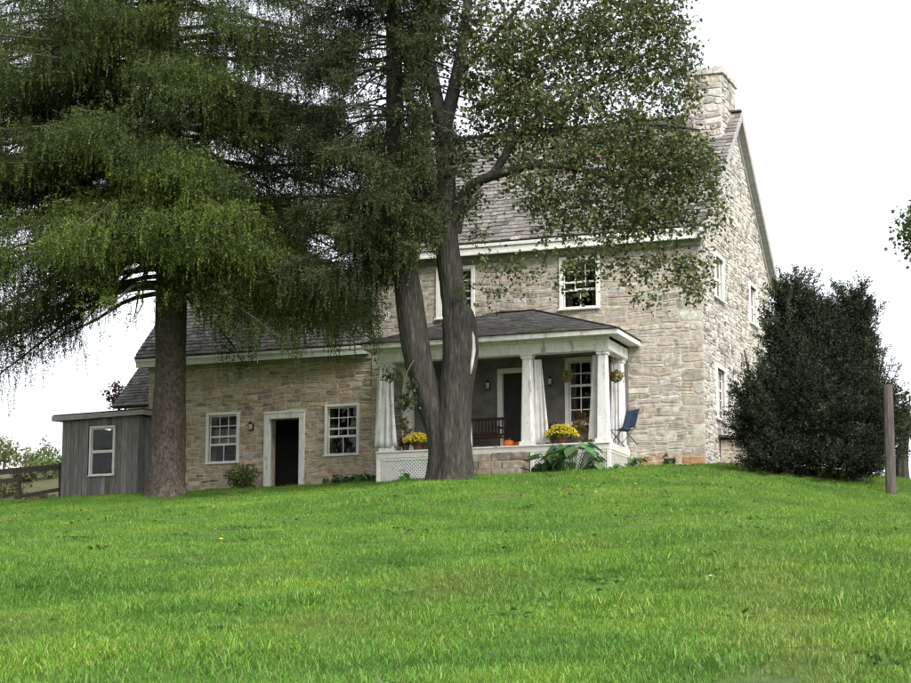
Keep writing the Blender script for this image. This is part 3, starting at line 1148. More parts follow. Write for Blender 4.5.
# porch ------------------------------------------------------------
PZ, PY0, PX0, PX1 = 0.55, -2.0, -9.12, -2.18
fl = MB()
nb = 56
for k in range(nb):                       # floorboards run out from the wall
    x0 = PX0 + (PX1 - PX0) * k / nb
    fl.box(x0 + .002, x0 + (PX1 - PX0) / nb - .002, PY0 - 0.06, -0.03, PZ - 0.04, PZ + rnd.uniform(-.002, .002))
fl.build('porch_floor', M['peeling'], house)
fa = MB()
fa.box(PX0, PX1, PY0, PY0 + .04, PZ - 0.20, PZ - 0.042)
fa.box(PX1 - .04, PX1, PY0 + .041, -.03, PZ - 0.20, PZ - 0.042)
fa.box(PX0, PX0 + .04, PY0 + .041, -.03, PZ - 0.20, PZ - 0.042)
# corner and panel posts of the skirt
for x in (PX0, -6.35, -4.5, PX1 - .1):
    fa.box(x, x + .1, PY0 + 0.005, PY0 + .1, -0.75, PZ - 0.201)
fa.box(PX1 - .1, PX1 - .005, -.16, -.05, -0.5, PZ - 0.201)
fa.build('porch_fascia', M['white'], house, bevel=0.005)


def lattice(name, p0, ux, W_, H0, H1, drop0=0.0, drop1=0.0):
    """crossed laths; ux is the running direction in house coordinates"""
    o = empty(name, (0, 0, 0))
    bpy.data.objects.remove(o)
    mb = MB()
    n = Vector((ux.y, -ux.x, 0))
    step = 0.10
    H = H1 - H0
    k = -int(H / step) - 1
    while k * step < W_ + H:
        for sgn, off in ((1, 0.0), (-1, 0.012)):
            s0, s1 = (k * step, k * step + H) if sgn > 0 else (k * step + H, k * step)
            z0, z1 = H0, H1
            # clip to the panel width
            def cl(s, z, s_o, z_o):
                if s < 0:
                    t = (0 - s) / (s_o - s)
                    return 0, z + (z_o - z) * t
                if s > W_:
                    t = (W_ - s) / (s_o - s)
                    return W_, z + (z_o - z) * t
                return s, z
            if max(s0, s1) <= 0.01 or min(s0, s1) >= W_ - 0.01:
                continue
            a_, b_ = cl(s0, z0, s1, z1), cl(s1, z1, s0, z0)
            if abs(a_[0] - b_[0]) < 0.02:
                continue
            pa = Vector(p0) + ux * a_[0] + n * off + Vector((0, 0, a_[1]))
            pb = Vector(p0) + ux * b_[0] + n * off + Vector((0, 0, b_[1]))
            mb.bar(pa, pb, 0.008, 0.036, up=n.cross((pb - pa).normalized()))
        k += 1
    # border
    mb.bar(Vector(p0) + n * .02 + Vector((0, 0, H1 - .03)), Vector(p0) + n * .02 + ux * W_ + Vector((0, 0, H1 - .03)), .016, .06)
    mb.bar(Vector(p0) + n * .02 + Vector((0, 0, H0 + .03)), Vector(p0) + n * .02 + ux * W_ + Vector((0, 0, H0 + .03)), .016, .06)
    return mb.build('lattice_panel', M['white'], house)


lattice('l', (PX0 + .1, PY0 + .05, 0), Vector((1, 0, 0)), -6.35 - PX0 - .1, -0.42, PZ - .2)
lattice('l', (-4.4, PY0 + .05, 0), Vector((1, 0, 0)), PX1 - .1 + 4.4, -0.42, PZ - .2)
lattice('l', (PX1 - .05, PY0 + .1, 0), Vector((0, 1, 0)), 1.75, -0.42, PZ - .2)
# dark boards stand behind the lattice
ud = MB()
ud.box(PX0 + .2, PX1 - .3, -0.5, -0.4, -0.7, 0.4)
ud.build('porch_footing', M['plaster'], house)

# stone steps
g = random.Random(5)
for k, (z0, z1, yo) in enumerate(((0.10, 0.345, -2.35), (-0.16, 0.085, -2.62), (-0.5, -0.175, -2.9))):
    x = -6.3
    while x < -4.52:
        wd = min(g.uniform(0.45, 0.95), -4.5 - x)
        if -4.5 - (x + wd) < 0.25:
            wd = -4.5 - x
        mb = MB()
        t = g.uniform(0.7, 1.15)
        mb.col = tuple(q * t for q in g.choice([(0.30, 0.225, 0.16), (0.25, 0.21, 0.165), (0.33, 0.29, 0.235)]))
        mb.box(x + .008, x + wd - .008, yo + g.uniform(-.03, .03), -2.02, z0, z1 - g.uniform(0, .02))
        mb.build('step_stone', M['stone'], house, colors=True, bevel=0.025)
        x += wd

# columns
CH = 3.12


def column(x, y, r0=0.165, r1=0.125):
    mb = MB()
    n = 12
    z0 = PZ + 0.11
    prof = [(r0 + (r1 - r0) * (t ** 1.3), z0 + (CH - 0.12 - z0) * t) for t in [0, .1, .25, .4, .55, .7, .85, 1]]
    for i in range(len(prof) - 1):
        pass
    # square-ish tapering shaft with chamfered edges
    vs, fs = [], []
    for (r, z) in prof:
        for (cx_, cy_) in ((-1, -.82), (-.82, -1), (.82, -1), (1, -.82), (1, .82), (.82, 1), (-.82, 1), (-1, .82)):
            vs.append((x + cx_ * r, y + cy_ * r, z))
    for i in range(len(prof) - 1):
        for k in range(8):
            k2 = (k + 1) % 8
            fs.append((i * 8 + k, i * 8 + k2, (i + 1) * 8 + k2, (i + 1) * 8 + k))
    mb.add(vs, fs)
    mb.box(x - r0 - .035, x + r0 + .035, y - r0 - .035, y + r0 + .035, PZ + 0.003, PZ + 0.11)
    mb.box(x - r1 - .03, x + r1 + .03, y - r1 - .03, y + r1 + .03, CH - 0.12, CH - 0.04)
    mb.box(x - r1 - .06, x + r1 + .06, y - r1 - .06, y + r1 + .06, CH - 0.039, CH)
    return mb.build('column', M['peeling'], house, bevel=0.008)


for (x, y) in ((-2.42, -1.80), (-4.62, -1.80), (-6.75, -1.80), (-8.85, -1.80), (-2.42, -0.22), (-8.85, -0.22)):
    column(x, y)
bm = MB()
bm.box(-9.1, -2.2, -1.98, -1.66, CH + .002, CH + 0.30)
bm.box(-2.5, -2.2, -1.659, -.03, CH + .002, CH + 0.30)
bm.box(-9.1, -8.8, -1.659, -.03, CH + .002, CH + 0.30)
bm.build('porch_beam', M['peeling'], house, bevel=0.006)
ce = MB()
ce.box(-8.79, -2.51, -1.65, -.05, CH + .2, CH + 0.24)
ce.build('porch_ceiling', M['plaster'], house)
# porch eave box and hipped roof
EX0, EX1, EY0 = -9.45, -1.82, -2.38
ev = MB()
ZE = 3.50
ev.box(EX0, EX1, EY0, EY0 + .05, ZE - 0.02, ZE + 0.12)
ev.box(EX1 - .05, EX1, EY0 + .051, -0.05, ZE - 0.02, ZE + 0.12)
ev.box(EX0, EX0 + .05, EY0 + .051, -0.05, ZE - 0.02, ZE + 0.12)
ev.box(EX0 + .051, EX1 - .051, EY0 + .051, -1.99, ZE - .0, ZE + 0.03)
ev.box(-2.19, EX1 - .051, -1.989, -.05, ZE - .0, ZE + 0.03)
ev.box(EX0 + .051, -9.11, -1.989, -.05, ZE - .0, ZE + 0.03)
ev.box(-9.13, -2.17, -2.03, -1.985, ZE - .085, ZE - .001)
ev.build('porch_eave', M['peeling'], house, bevel=0.005)
TX0, TX1, TZ, TY = -6.15, -4.95, 4.72, -0.02
ZR = ZE + 0.125
hp = MB()
P0, P1, P2, P3 = (EX0 - .03, EY0 - .03, ZR), (EX1 + .03, EY0 - .03, ZR), (EX1 + .03, TY, ZR), (EX0 - .03, TY, ZR)
T0, T1 = (TX0, TY, TZ), (TX1, TY, TZ)
hp.add([P0, P1, P2, P3, T0, T1], [(0, 1, 5, 4), (1, 2, 5), (3, 0, 4), (3, 2, 1, 0), (2, 3, 4, 5)])
proof = hp.build('porch_roof', M['deck'], house)
# shingles of its three planes
L1 = math.hypot(TY - EY0, TZ - ZR)
a1 = math.atan2(TZ - ZR, TY - EY0 + .03)
sh = shingles(EX0 - .05, EX1 + .05, L1, 41, expo=0.15, wmin=0.2, wmax=0.34, tones=(0.088, 0.084, 0.080), thick=0.008, irregular=0.5,
              clip=lambda y: (EX0 - .05 + (TX0 - EX0 + .05) * y / L1, EX1 + .05 + (TX1 - EX1 - .05) * y / L1))
o = sh.build('shingles', M['asphalt_shingle'], proof, colors=True, kind='stuff')
o.location = (0, EY0 - .035, ZR + .004)
o.rotation_euler = (a1, 0, 0)
for sgn in (1, -1):
    ex_, tx_ = (EX1 + .03, TX1) if sgn > 0 else (EX0 - .03, TX0)
    run = abs(tx_ - ex_)
    L2 = math.hypot(run, TZ - ZR)
    D = TY - (EY0 - .03)
    if sgn > 0:
        cf = lambda y: (D * y / L2, D)
    else:
        cf = lambda y: (0, D - D * y / L2)
    sh = shingles(0, D, L2, 42 + sgn, expo=0.15, wmin=0.2, wmax=0.34, tones=(0.088, 0.084, 0.080), thick=0.008, irregular=0.5, clip=cf)
    o = sh.build('shingles', M['asphalt_shingle'], proof, colors=True, kind='stuff')
    a2 = math.atan2(TZ - ZR, run)
    if sgn > 0:
        mtx = Matrix.Translation((ex_ + .004, EY0 - .03, ZR + .004)) @ Matrix.Rotation(R(90), 4, 'Z') @ Matrix.Rotation(a2, 4, 'X')
    else:
        mtx = Matrix.Translation((ex_ - .004, TY, ZR + .004)) @ Matrix.Rotation(R(-90), 4, 'Z') @ Matrix.Rotation(a2, 4, 'X')
    o.matrix_local = mtx
hc = MB()
hc.bar(Vector(P1) + Vector((0, 0, .01)), Vector(T1) + Vector((0, 0, .02)), 0.16, 0.03)
hc.bar(Vector(P0) + Vector((0, 0, .01)), Vector(T0) + Vector((0, 0, .02)), 0.16, 0.03)
hc.bar(Vector(T0) + Vector((0, -.03, .02)), Vector(T1) + Vector((0, -.03, .02)), 0.16, 0.03)
hc.build('hip_cap', M['deck'], proof)

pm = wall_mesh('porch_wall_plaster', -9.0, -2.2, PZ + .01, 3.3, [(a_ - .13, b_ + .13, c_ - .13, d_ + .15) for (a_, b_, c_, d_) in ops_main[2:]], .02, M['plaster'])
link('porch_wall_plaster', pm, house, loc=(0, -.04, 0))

# cellar bulkhead at the gable
cb = MB()
cb.box(0.05, 0.85, 1.6, 3.7, -1.4, 0.90)
bulk = cb.build('cellar_entry', M['mortar'], house)
for s in stones(0.05, 0.85, -0.9, 0.9, [], 0.05, 51, PAL_WING, asp=(1.2, 3)):
    stone_obj([s[0], [(v[0], v[1] + 1.6, v[2]) for v in s[1]], s[2], tuple(c * .7 for c in s[3])], bulk)
for s in stones(1.6, 3.7, -0.9, 0.9, [], 0.06, 52, PAL_WING, asp=(1.2, 3)):
    stone_obj([s[0], [(0.85 - v[1], v[0], v[2]) for v in s[1]], s[2], tuple(c * .7 for c in s[3])], bulk)
cr_ = MB()
cr_.add([(0.03, 1.45, 1.06), (1.02, 1.45, 0.92), (1.02, 3.85, 0.92), (0.03, 3.85, 1.06), (0.03, 1.45, .985), (1.02, 1.45, .915 - .06), (1.02, 3.85, .915 - .06), (0.03, 3.85, .985)],
        [(0, 1, 2, 3), (7, 6, 5, 4), (0, 4, 5, 1), (1, 5, 6, 2), (2, 6, 7, 3), (3, 7, 4, 0)])
cr_.build('cellar_roof', M['deck'], bulk)


# ------------------------------------------------------------------ lanterns on the walls
def lantern(x, y, z, label):
    t = empty('wall_lantern', W(x, y, z), -PHI)
    tag(t, label, 'wall lamp')
    b = MB()
    b.box(-.05, .05, -.025, 0, -.10, .10)
    b.bar((0, -.02, .06), (0, -.12, .13), .02, .02)
    b.lathe([(.08, .07), (.075, .09), (.02, .15), (.01, .18)], 0, -.13, 0, n=8)
    b.lathe([(.03, -.14), (.06, -.12), (.06, -.10)], 0, -.13, 0, n=8)
    b.build('bracket', M['darkmetal'], t)
    g_ = MB()
    g_.lathe([(.045, -.1), (.06, 0), (.065, .07)], 0, -.13, 0, n=8)
    g_.build('lamp_glass', M['lampglass'], t)
    return t


pl = hat(489, 386, -0.05)
lantern(pl.x, -0.05, pl.z, 'dark wall lantern left of the front door under the porch')
pl = hat(551, 382, -0.05)
lantern(pl.x, -0.05, pl.z, 'dark wall lantern between the front door and the porch window')
pl = hat(252, 427, 0.0)
lantern(pl.x, 0.02, pl.z, 'small dark lantern on the wing wall left of the open doorway')

# ------------------------------------------------------------------ the shed
SX0, SX1, SY = -20.02, -17.35, -0.95
shed = empty('wooden_shed', W(-18.7, SY, -0.3), -PHI)
tag(shed, 'small weathered grey board shed with one white window at the left end of the house', 'shed')
SO = Vector((-18.7, SY, -0.3))


def sx(x, y, z):
    return Vector((x, y, z)) - SO


g = random.Random(8)
wx0, wx1, wz0, wz1 = -18.98, -18.22, 0.36, 1.80
x = SX0
k = 0
SZT = 2.13
while x < SX1 - 0.02:
    wd = g.uniform(0.13, 0.21)
    x2 = min(x + wd, SX1)
    t = g.gauss(1, 0.2)
    base = g.choice([(0.19, 0.178, 0.170), (0.22, 0.207, 0.196), (0.16, 0.150, 0.142), (0.205, 0.188, 0.170)])
    segs = [(-0.9, SZT)]
    if x2 > wx0 and x < wx1:
        segs = [(-0.9, wz0 - .02), (wz1 + .02, SZT)]
    yy = SY + g.uniform(-.008, .008)
    for (z0, z1) in segs:
        mb = MB()
        mb.col = tuple(max(.03, q * t) for q in base)
        p = sx(x + .004, yy, z0)
        q = sx(x2 - .004, yy + .03, z1)
        mb.box(p.x, q.x, p.y, q.y, p.z, q.z)
        mb.build('board', M['greywood'], shed, colors=True)
    x = x2
for side_x, nm in ((SX0, 0), (SX1 - .03, 1)):
    y = SY + .04
    while y < 1.9:
        wd = g.uniform(.14, .2)
        mb = MB()
        mb.col = (0.18 * g.uniform(.8, 1.2),) * 3
        p, q = sx(side_x, y, -.9), sx(side_x + .03, min(y + wd - .006, 1.9), SZT)
        mb.box(p.x, q.x, p.y, q.y, p.z, q.z)
        mb.build('board', M['greywood'], shed, colors=True)
        y += wd
sb = MB()
p, q = sx(SX0 + .04, 1.87, -.9), sx(-18.75, 1.9, SZT)
sb.box(p.x, q.x, p.y, q.y, p.z, q.z)
p, q = sx(-18.1, 1.87, -.9), sx(SX1 - .04, 1.9, SZT)
sb.box(p.x, q.x, p.y, q.y, p.z, q.z)
p, q = sx(-18.75, 1.87, -.9), sx(-18.1, 1.9, 1.0)
sb.box(p.x, q.x, p.y, q.y, p.z, q.z)
sb.build('rear_boards', M['greytrim'], shed)
# roof: nearly flat, falling to the front a little
rf = MB()
a_ = [sx(SX0 - .22, SY - .22, 2.20), sx(SX1 + .22, SY - .22, 2.26), sx(SX1 + .22, 2.1, 2.5), sx(SX0 - .22, 2.1, 2.44)]
rf.add(a_ + [p + Vector((0, 0, .05)) for p in a_], [(3, 2, 1, 0), (4, 5, 6, 7), (0, 1, 5, 4), (1, 2, 6, 5), (2, 3, 7, 6), (3, 0, 4, 7)])
rf.build('roof', M['deck'], shed)
ff = MB()
ff.bar(sx(SX0 - .22, SY - .235, 2.13), sx(SX1 + .22, SY - .235, 2.19), .03, .15)
ff.bar(sx(SX1 + .235, SY - .25, 2.19), sx(SX1 + .235, 2.1, 2.42), .03, .15)
ff.bar(sx(SX0 - .235, SY - .25, 2.13), sx(SX0 - .235, 2.1, 2.36), .03, .15)
ff.build('fascia', M['greytrim'], shed, bevel=.004)
fl_ = MB()
p, q = sx(SX0 + .04, SY + .04, -.35), sx(SX1 - .04, 1.86, -.3)
fl_.box(p.x, q.x, p.y, q.y, p.z, q.z)
p, q = sx(-19.4, 0.3, 0.5), sx(-17.8, 0.7, 0.55)
fl_.box(p.x, q.x, p.y, q.y, p.z, q.z)
fl_.build('shelf', M['greytrim'], shed)
pw = sx(wx0, SY, wz0)
window(shed, pw.x, pw.z, wx1 - wx0, wz1 - wz0, origin=(0, pw.y, 0), spec='two', casing=0.06, deep=0.02)
for i, xx in enumerate((-18.9, -18.66, -18.42, -18.2)):
    po = MB()
    po.lathe([(.05, 0), (.09, .08), (.08, .22), (.06, .26)], n=10)
    o = po.build('jar', M['lace'], None, loc=W(xx, .5, .552), smooth=True)
    tag(o, ['leftmost', 'second from the left', 'third from the left', 'rightmost'][i] + ' of the pale jars on the shelf inside the shed window', 'jar', 'jars on the shed shelf')

# ------------------------------------------------------------------ fence on the left
fb = empty('rail_fence', W(-20.4, 1.0, 0))
tag(fb, 'weathered wooden rail fence running left from the grey shed', 'fence')
pA, pB = at(62, 466.5, 66.5), at(-30, 475, 62.5)


def fence_piece(name, a_, b_, w1, w2, m='fence'):
    mb = MB()
    o_ = fb.location
    mid = (Vector(a_) + Vector(b_)) / 2 + Vector((0, 0, rnd.uniform(-.01, .01)))
    mb.bar(Vector(a_) - o_, mid - o_, w1, w2)
    mb.bar(mid - o_, Vector(b_) - o_, w1, w2)
    mb.build(name, M[m], fb, bevel=.01)


fence_piece('rail', pA, pB, .05, .17)
fence_piece('rail', at(62, 489, 66.5), at(14, 497.5, 64.4), .05, .11)
fence_piece('rail', at(20, 479.5, 64.5), at(-30, 484, 62.5), .05, .13)
for (u, v, Y, top) in ((19, 505, 64.4, 474), (60, 500, 66.4, 462), (-22, 510, 62.7, 470)):
    fence_piece('post', at(u, v, Y) + Vector((0, .07, 0)), at(u, top, Y) + Vector((0, .07, 0)), .11, .11, 'post')


# ------------------------------------------------------------------ foliage builders
def needles_mesh(name, P, D, L, C, m, per=0.024, blen=0.072, bw=0.032, spread=0.9, seed=1, tipgain=0.45, thick=0.028):
    """strands: roots P, directions D (n,3), lengths L, colours C; each becomes a chain of small needle tufts"""
    g = np.random.default_rng(seed)
    cnt = np.maximum((L / per).astype(int), 4)
    idx = np.repeat(np.arange(len(P)), cnt)
    first = np.concatenate([[0], np.cumsum(cnt)[:-1]])
    t = (np.arange(len(idx)) - first[idx]) / cnt[idx]
    q = P[idx] + D[idx] * (L[idx] * t)[:, None] + g.normal(0, 1, (len(idx), 3)) * (thick * (1.15 - t))[:, None]
    # slight sideways swing of the strand
    sw = g.normal(0, 0.05, (len(P), 3))
    q = q + sw[idx] * (t ** 2 * L[idx])[:, None]
    rd = g.normal(size=(len(idx), 3))
    d = D[idx] * (1 - spread * 0.4) + rd * spread * 0.6
    d /= np.linalg.norm(d, axis=1)[:, None] + 1e-9
    s = np.cross(d, g.normal(size=(len(idx), 3)))
    s /= np.linalg.norm(s, axis=1)[:, None] + 1e-9
    ln = blen * g.uniform(0.6, 1.3, len(idx)) * (1 - 0.3 * t)
    wd = bw * g.uniform(0.7, 1.3, len(idx))
    v0 = q - s * (wd / 2)[:, None]
    v1 = q + s * (wd / 2)[:, None]
    v2 = q + d * ln[:, None]
    Vv = np.stack([v0, v1, v2], 1).reshape(-1, 3)
    b = np.arange(len(idx)) * 3
    Fa = np.stack([b, b + 1, b + 2], 1)
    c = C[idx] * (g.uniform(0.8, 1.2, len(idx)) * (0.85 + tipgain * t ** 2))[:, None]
    return np_mesh(name, Vv, Fa, m, np.repeat(c, 3, 0))


def leaves_mesh(name, P, size, C, m, seed=1, flat=0.5):
    """folded kite leaves"""
    g = np.random.default_rng(seed)
    n = len(P)
    nrm = g.normal(size=(n, 3)) + np.array([0, 0, flat])
    nrm /= np.linalg.norm(nrm, axis=1)[:, None]
    d = np.cross(nrm, g.normal(size=(n, 3)))
    d[:, 2] -= 0.25
    d /= np.linalg.norm(d, axis=1)[:, None] + 1e-9
    s = np.cross(nrm, d)
    s /= np.linalg.norm(s, axis=1)[:, None] + 1e-9
    z = (size * g.uniform(0.45, 1.45, n))[:, None]
    fold = nrm * z * 0.12
    v = [P, P + d * z * .35 + s * z * .42 + fold, P + d * z, P + d * z * .35 - s * z * .42 + fold]
    Vv = np.stack(v, 1).reshape(-1, 3)
    b = np.arange(n) * 4
    Fa = np.concatenate([np.stack([b, b + 1, b + 2], 1), np.stack([b, b + 2, b + 3], 1)])
    return np_mesh(name, Vv, Fa, m, np.repeat(C, 4, 0))


def trunk_mesh(pts, rad, n=60, flare=0.0, lump=0.06, seed=0, step=0.09, fh=0.9, roots=5):
    """smooth tapering trunk through pts with root flare and uneven bark"""
    P = [Vector(p) for p in pts]
    cum = [0]
    for i in range(1, len(P)):
        cum.append(cum[-1] + (P[i] - P[i - 1]).length)
    m = max(4, int(cum[-1] / step))
    rp, rr = [], []
    for k in range(m + 1):
        s = cum[-1] * k / m
        i = max(j for j in range(len(P) - 1) if cum[j] <= s + 1e-6) if s < cum[-1] else len(P) - 2
        t = (s - cum[i]) / (cum[i + 1] - cum[i])
        p0 = P[max(i - 1, 0)]
        p3 = P[min(i + 2, len(P) - 1)]
        p1, p2 = P[i], P[i + 1]
        q = 0.5 * ((2 * p1) + (p2 - p0) * t + (2 * p0 - 5 * p1 + 4 * p2 - p3) * t * t + (3 * p1 - p0 - 3 * p2 + p3) * t ** 3)
        rp.append(q)
        rr.append(rad[i] + (rad[i + 1] - rad[i]) * t)
    vs, fs = [], []
    prev = None
    s = 0
    for i, p in enumerate(rp):
        d = (rp[min(i + 1, m)] - rp[max(i - 1, 0)]).normalized()
        r = (d.cross(Vector((0, 1, 0)))).normalized() if prev is None else (prev - d * prev.dot(d)).normalized()
        prev = r
        q = d.cross(r)
        h = (p - rp[0]).length
        for k in range(n):
            a = 2 * math.pi * k / n
            w_ = 1 + lump * noise.noise(Vector((math.cos(a) * 1.3 + seed, math.sin(a) * 1.3, h * 0.7))) * 1.6
            w_ += lump * 0.55 * noise.noise(Vector((math.cos(a) * 6 + seed, math.sin(a) * 6, h * 1.2)))
            w_ += lump * 0.8 * (0.35 - abs(noise.noise(Vector((math.cos(a) * 9 + seed, math.sin(a) * 9, h * 1.6)))))
            if flare and h < fh * 2:
                e = math.exp(-h / (fh * 0.35))
                w_ += flare * e * (0.55 + 0.6 * max(0, math.sin(a * roots + seed)) ** 1.5)
            vs.append(p + (r * math.cos(a) + q * math.sin(a)) * rr[i] * w_)
    for i in range(m):
        for k in range(n):
            k2 = (k + 1) % n
            fs.append((i * n + k, i * n + k2, (i + 1) * n + k2, (i + 1) * n + k))
    fs.append(tuple(m * n + k for k in range(n)))
    return vs, fs


def gap_mask(P, gaps):
    """thin strands where the photo shows daylight through the crown; gaps (u,v,ru,rv,p)"""
    u, v = pix(P)
    k = np.ones(len(P), bool)
    g = np.random.default_rng(5)
    for (gu, gv, ru, rv_, p) in gaps:
        e = ((u - gu) / ru) ** 2 + ((v - gv) / rv_) ** 2
        k &= ~((e < 1) & (g.uniform(0, 1, len(P)) < p))
    return k


def spruce(label, base, tpts, trad, h0, H, Lmax, seed, gaps, tones, droop=1.0, step=0.36, dens=1.0, flare=0.5, extra=(), low_limit=None, hang=(0.16, 0.85), bark='spruce_bark'):
    """Norway spruce: trunk through tpts (world), whorls of drooping boughs with hanging branchlets"""
    g = np.random.default_rng(seed)
    gr = random.Random(seed)
    t = empty('spruce_tree', base)
    tag(t, label, 'tree')
    mb = MB()
    vs, fs = trunk_mesh([Vector(p) - base for p in tpts], trad, flare=flare, seed=seed, lump=0.07)
    mb.add(vs, fs)
    mb.build('trunk', M[bark], t, smooth=True)

    def axis_at(z):
        for i in range(len(tpts) - 1):
            a_, b_ = Vector(tpts[i]), Vector(tpts[i + 1])
            if a_.z <= z <= b_.z:
                f = (z - a_.z) / (b_.z - a_.z)
                return a_ + (b_ - a_) * f
        return Vector(tpts[-1])
    boughs = []
    z = h0
    while z < H - 0.6:
        fr = (z - h0) / (H - h0)
        n = gr.choice([4, 5, 6]) if z < h0 + 10 else 3
        a0 = gr.uniform(0, 6.28)
        for k in range(n):
            a = a0 + 6.283 * k / n + gr.uniform(-.4, .4)
            L = Lmax * (1 - fr) ** 0.6 * gr.uniform(0.72, 1.08) + 0.4
            boughs.append((z + gr.uniform(-.3, .3), a, L, gr.uniform(0.7, 1.3), (gr.random() * .45 + max(0, -math.sin(a)) * .55) * (.45 if z > 9.2 else 1.15)))  # light and shade put into the tone: front boughs lighter, back and high ones darker
        z += step * gr.uniform(0.6, 1.4)
    for e in extra:
        boughs.append(e)
    limb = MB()
    SP, SD, SL, SC = [], [], [], []
    for bi_, (z0, a, L, dr_, tone) in enumerate(boughs):
        rise = gr.uniform(-.02, .34)
        o_ = axis_at(base.z + z0)
        dh = Vector((math.cos(a), math.sin(a), 0))
        pts, rad = [], []
        m = 9
        for i in range(m + 1):
            s = i / m
            zz = L * (rise * s - 0.62 * dr_ * droop * s * s + 0.30 * dr_ * droop * s ** 3)
            pts.append(o_ + dh * (L * s * (1 - 0.06 * s)) + Vector((noise.noise(Vector((s * 3, tone * 50, 1))) * .07 * L * s, noise.noise(Vector((s * 3, tone * 50, 9))) * .07 * L * s, zz)))
            rad.append(0.012 + 0.010 * L * (1 - s))
        if low_limit:
            uu, vv = pix(np.array([p[:] for p in pts]))
            lm = np.interp(uu, [q[0] for q in low_limit], [q[1] for q in low_limit]) - 16
            bad = np.nonzero(vv > lm)[0]
            if len(bad) and bad[0] < m:
                cut_ = int(bad[0])
                if cut_ < 4:
                    continue
                f_ = cut_ / m
                pts = [pts[int(i * f_)] + (pts[min(int(i * f_) + 1, m)] - pts[int(i * f_)]) * (i * f_ - int(i * f_)) for i in range(m + 1)]
        u_, v_ = pix(np.array([pts[4]]))
        inview = -140 < u_[0] < 1000 and v_[0] > -110
        limb.tube([p - base for p in pts], rad, n=5, cap=False)
        # side shoots
        s = 0.16
        spc = (0.139 if inview else 1.0) * (1.9 if math.sin(a) > 0.35 else 1.0) / L / dens
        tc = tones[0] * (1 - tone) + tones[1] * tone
        while s < 1.0:
            i = min(int(s * m), m - 1)
            f = s * m - i
            c_ = pts[i] + (pts[i + 1] - pts[i]) * f
            for sd_ in (-1, 1):
                if gr.random() < .2:
                    continue
                vz = gr.gauss(0, .32)
                cvar = gr.uniform(.7, 1.35)
                sl = (0.34 * L * (1 - s) ** 0.7 * (0.5 + s) + 0.28) * gr.uniform(0.6, 1.15)
                ang = a + sd_ * gr.uniform(0.7, 1.25)
                dd = Vector((math.cos(ang), math.sin(ang), 0))
                k = max(2, int(sl / (0.15 if inview else 0.4)))
                for j in range(k + 1):
                    r_ = (j + gr.random() * .6) / (k + 1)
                    p = c_ + dd * sl * r_ + Vector((0, 0, vz * r_ + 0.10 * sl * r_ - 0.38 * sl * r_ * r_ * dr_))
                    hl = hang[0] + (hang[1] - hang[0]) * gr.random() ** 1.6
                    hl *= (0.55 + 0.45 * math.sin(min(1, r_ + .2) * 2.2)) * (0.45 + 0.55 * min(1, L / 3))
                    if r_ > .8:
                        hl *= 0.55
                    SP.append(p[:])
                    q_ = gr.random()
                    if q_ < 0.62:
                        SD.append((dd.x * .10 + gr.gauss(0, .08), dd.y * .10 + gr.gauss(0, .08), -1))
                    else:                       # spreading shoots on top of the bough
                        SD.append((dd.x * .8 + dh.x * .6 + gr.gauss(0, .25), dd.y * .8 + dh.y * .6 + gr.gauss(0, .25), gr.uniform(-.35, .25)))
                        hl = min(hl, 0.34)
                    if pts[-1].z < base.z + 5.6 and q_ < .72:
                        hl *= 1.5
                    SL.append(max(hl, .12))
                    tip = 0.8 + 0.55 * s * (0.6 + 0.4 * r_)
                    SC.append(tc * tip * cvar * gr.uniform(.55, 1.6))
            s += spc * gr.uniform(0.7, 1.3)
        # tip sprays
        for j in range(10):
            SP.append((pts[-1] + Vector((gr.gauss(0, .08), gr.gauss(0, .08), gr.gauss(0, .05))))[:])
            SD.append((dh.x + gr.gauss(0, .5), dh.y + gr.gauss(0, .5), gr.uniform(-.8, .2)))
            SL.append(gr.uniform(.2, .4))
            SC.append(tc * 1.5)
    limb.build('limbs', M['twig'], t)
    SP, SD, SL, SC = np.array(SP), np.array(SD), np.array(SL), np.array(SC)
    SD /= np.linalg.norm(SD, axis=1)[:, None]
    mid = SP + SD * (SL * 0.5)[:, None]
    k = gap_mask(mid, gaps)
    if low_limit:
        u, v = pix(SP + SD * SL[:, None])
        lim = np.interp(u, [q[0] for q in low_limit], [q[1] for q in low_limit])
        ph = 16 * np.sin(u / 7.0 + seed) * np.sin(u / 17.0 + 1) + 12 * np.sin(u / 3.1)
        k &= v < lim + ph + g.normal(0, 5, len(u))
    SP, SD, SL, SC = SP[k], SD[k], SL[k], SC[k]
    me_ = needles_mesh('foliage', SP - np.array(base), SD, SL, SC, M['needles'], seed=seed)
    print('spruce', label[:20], 'strands', len(SP), 'faces', len(me_.polygons))
    link('foliage', me_, t, kind='stuff')
    return t


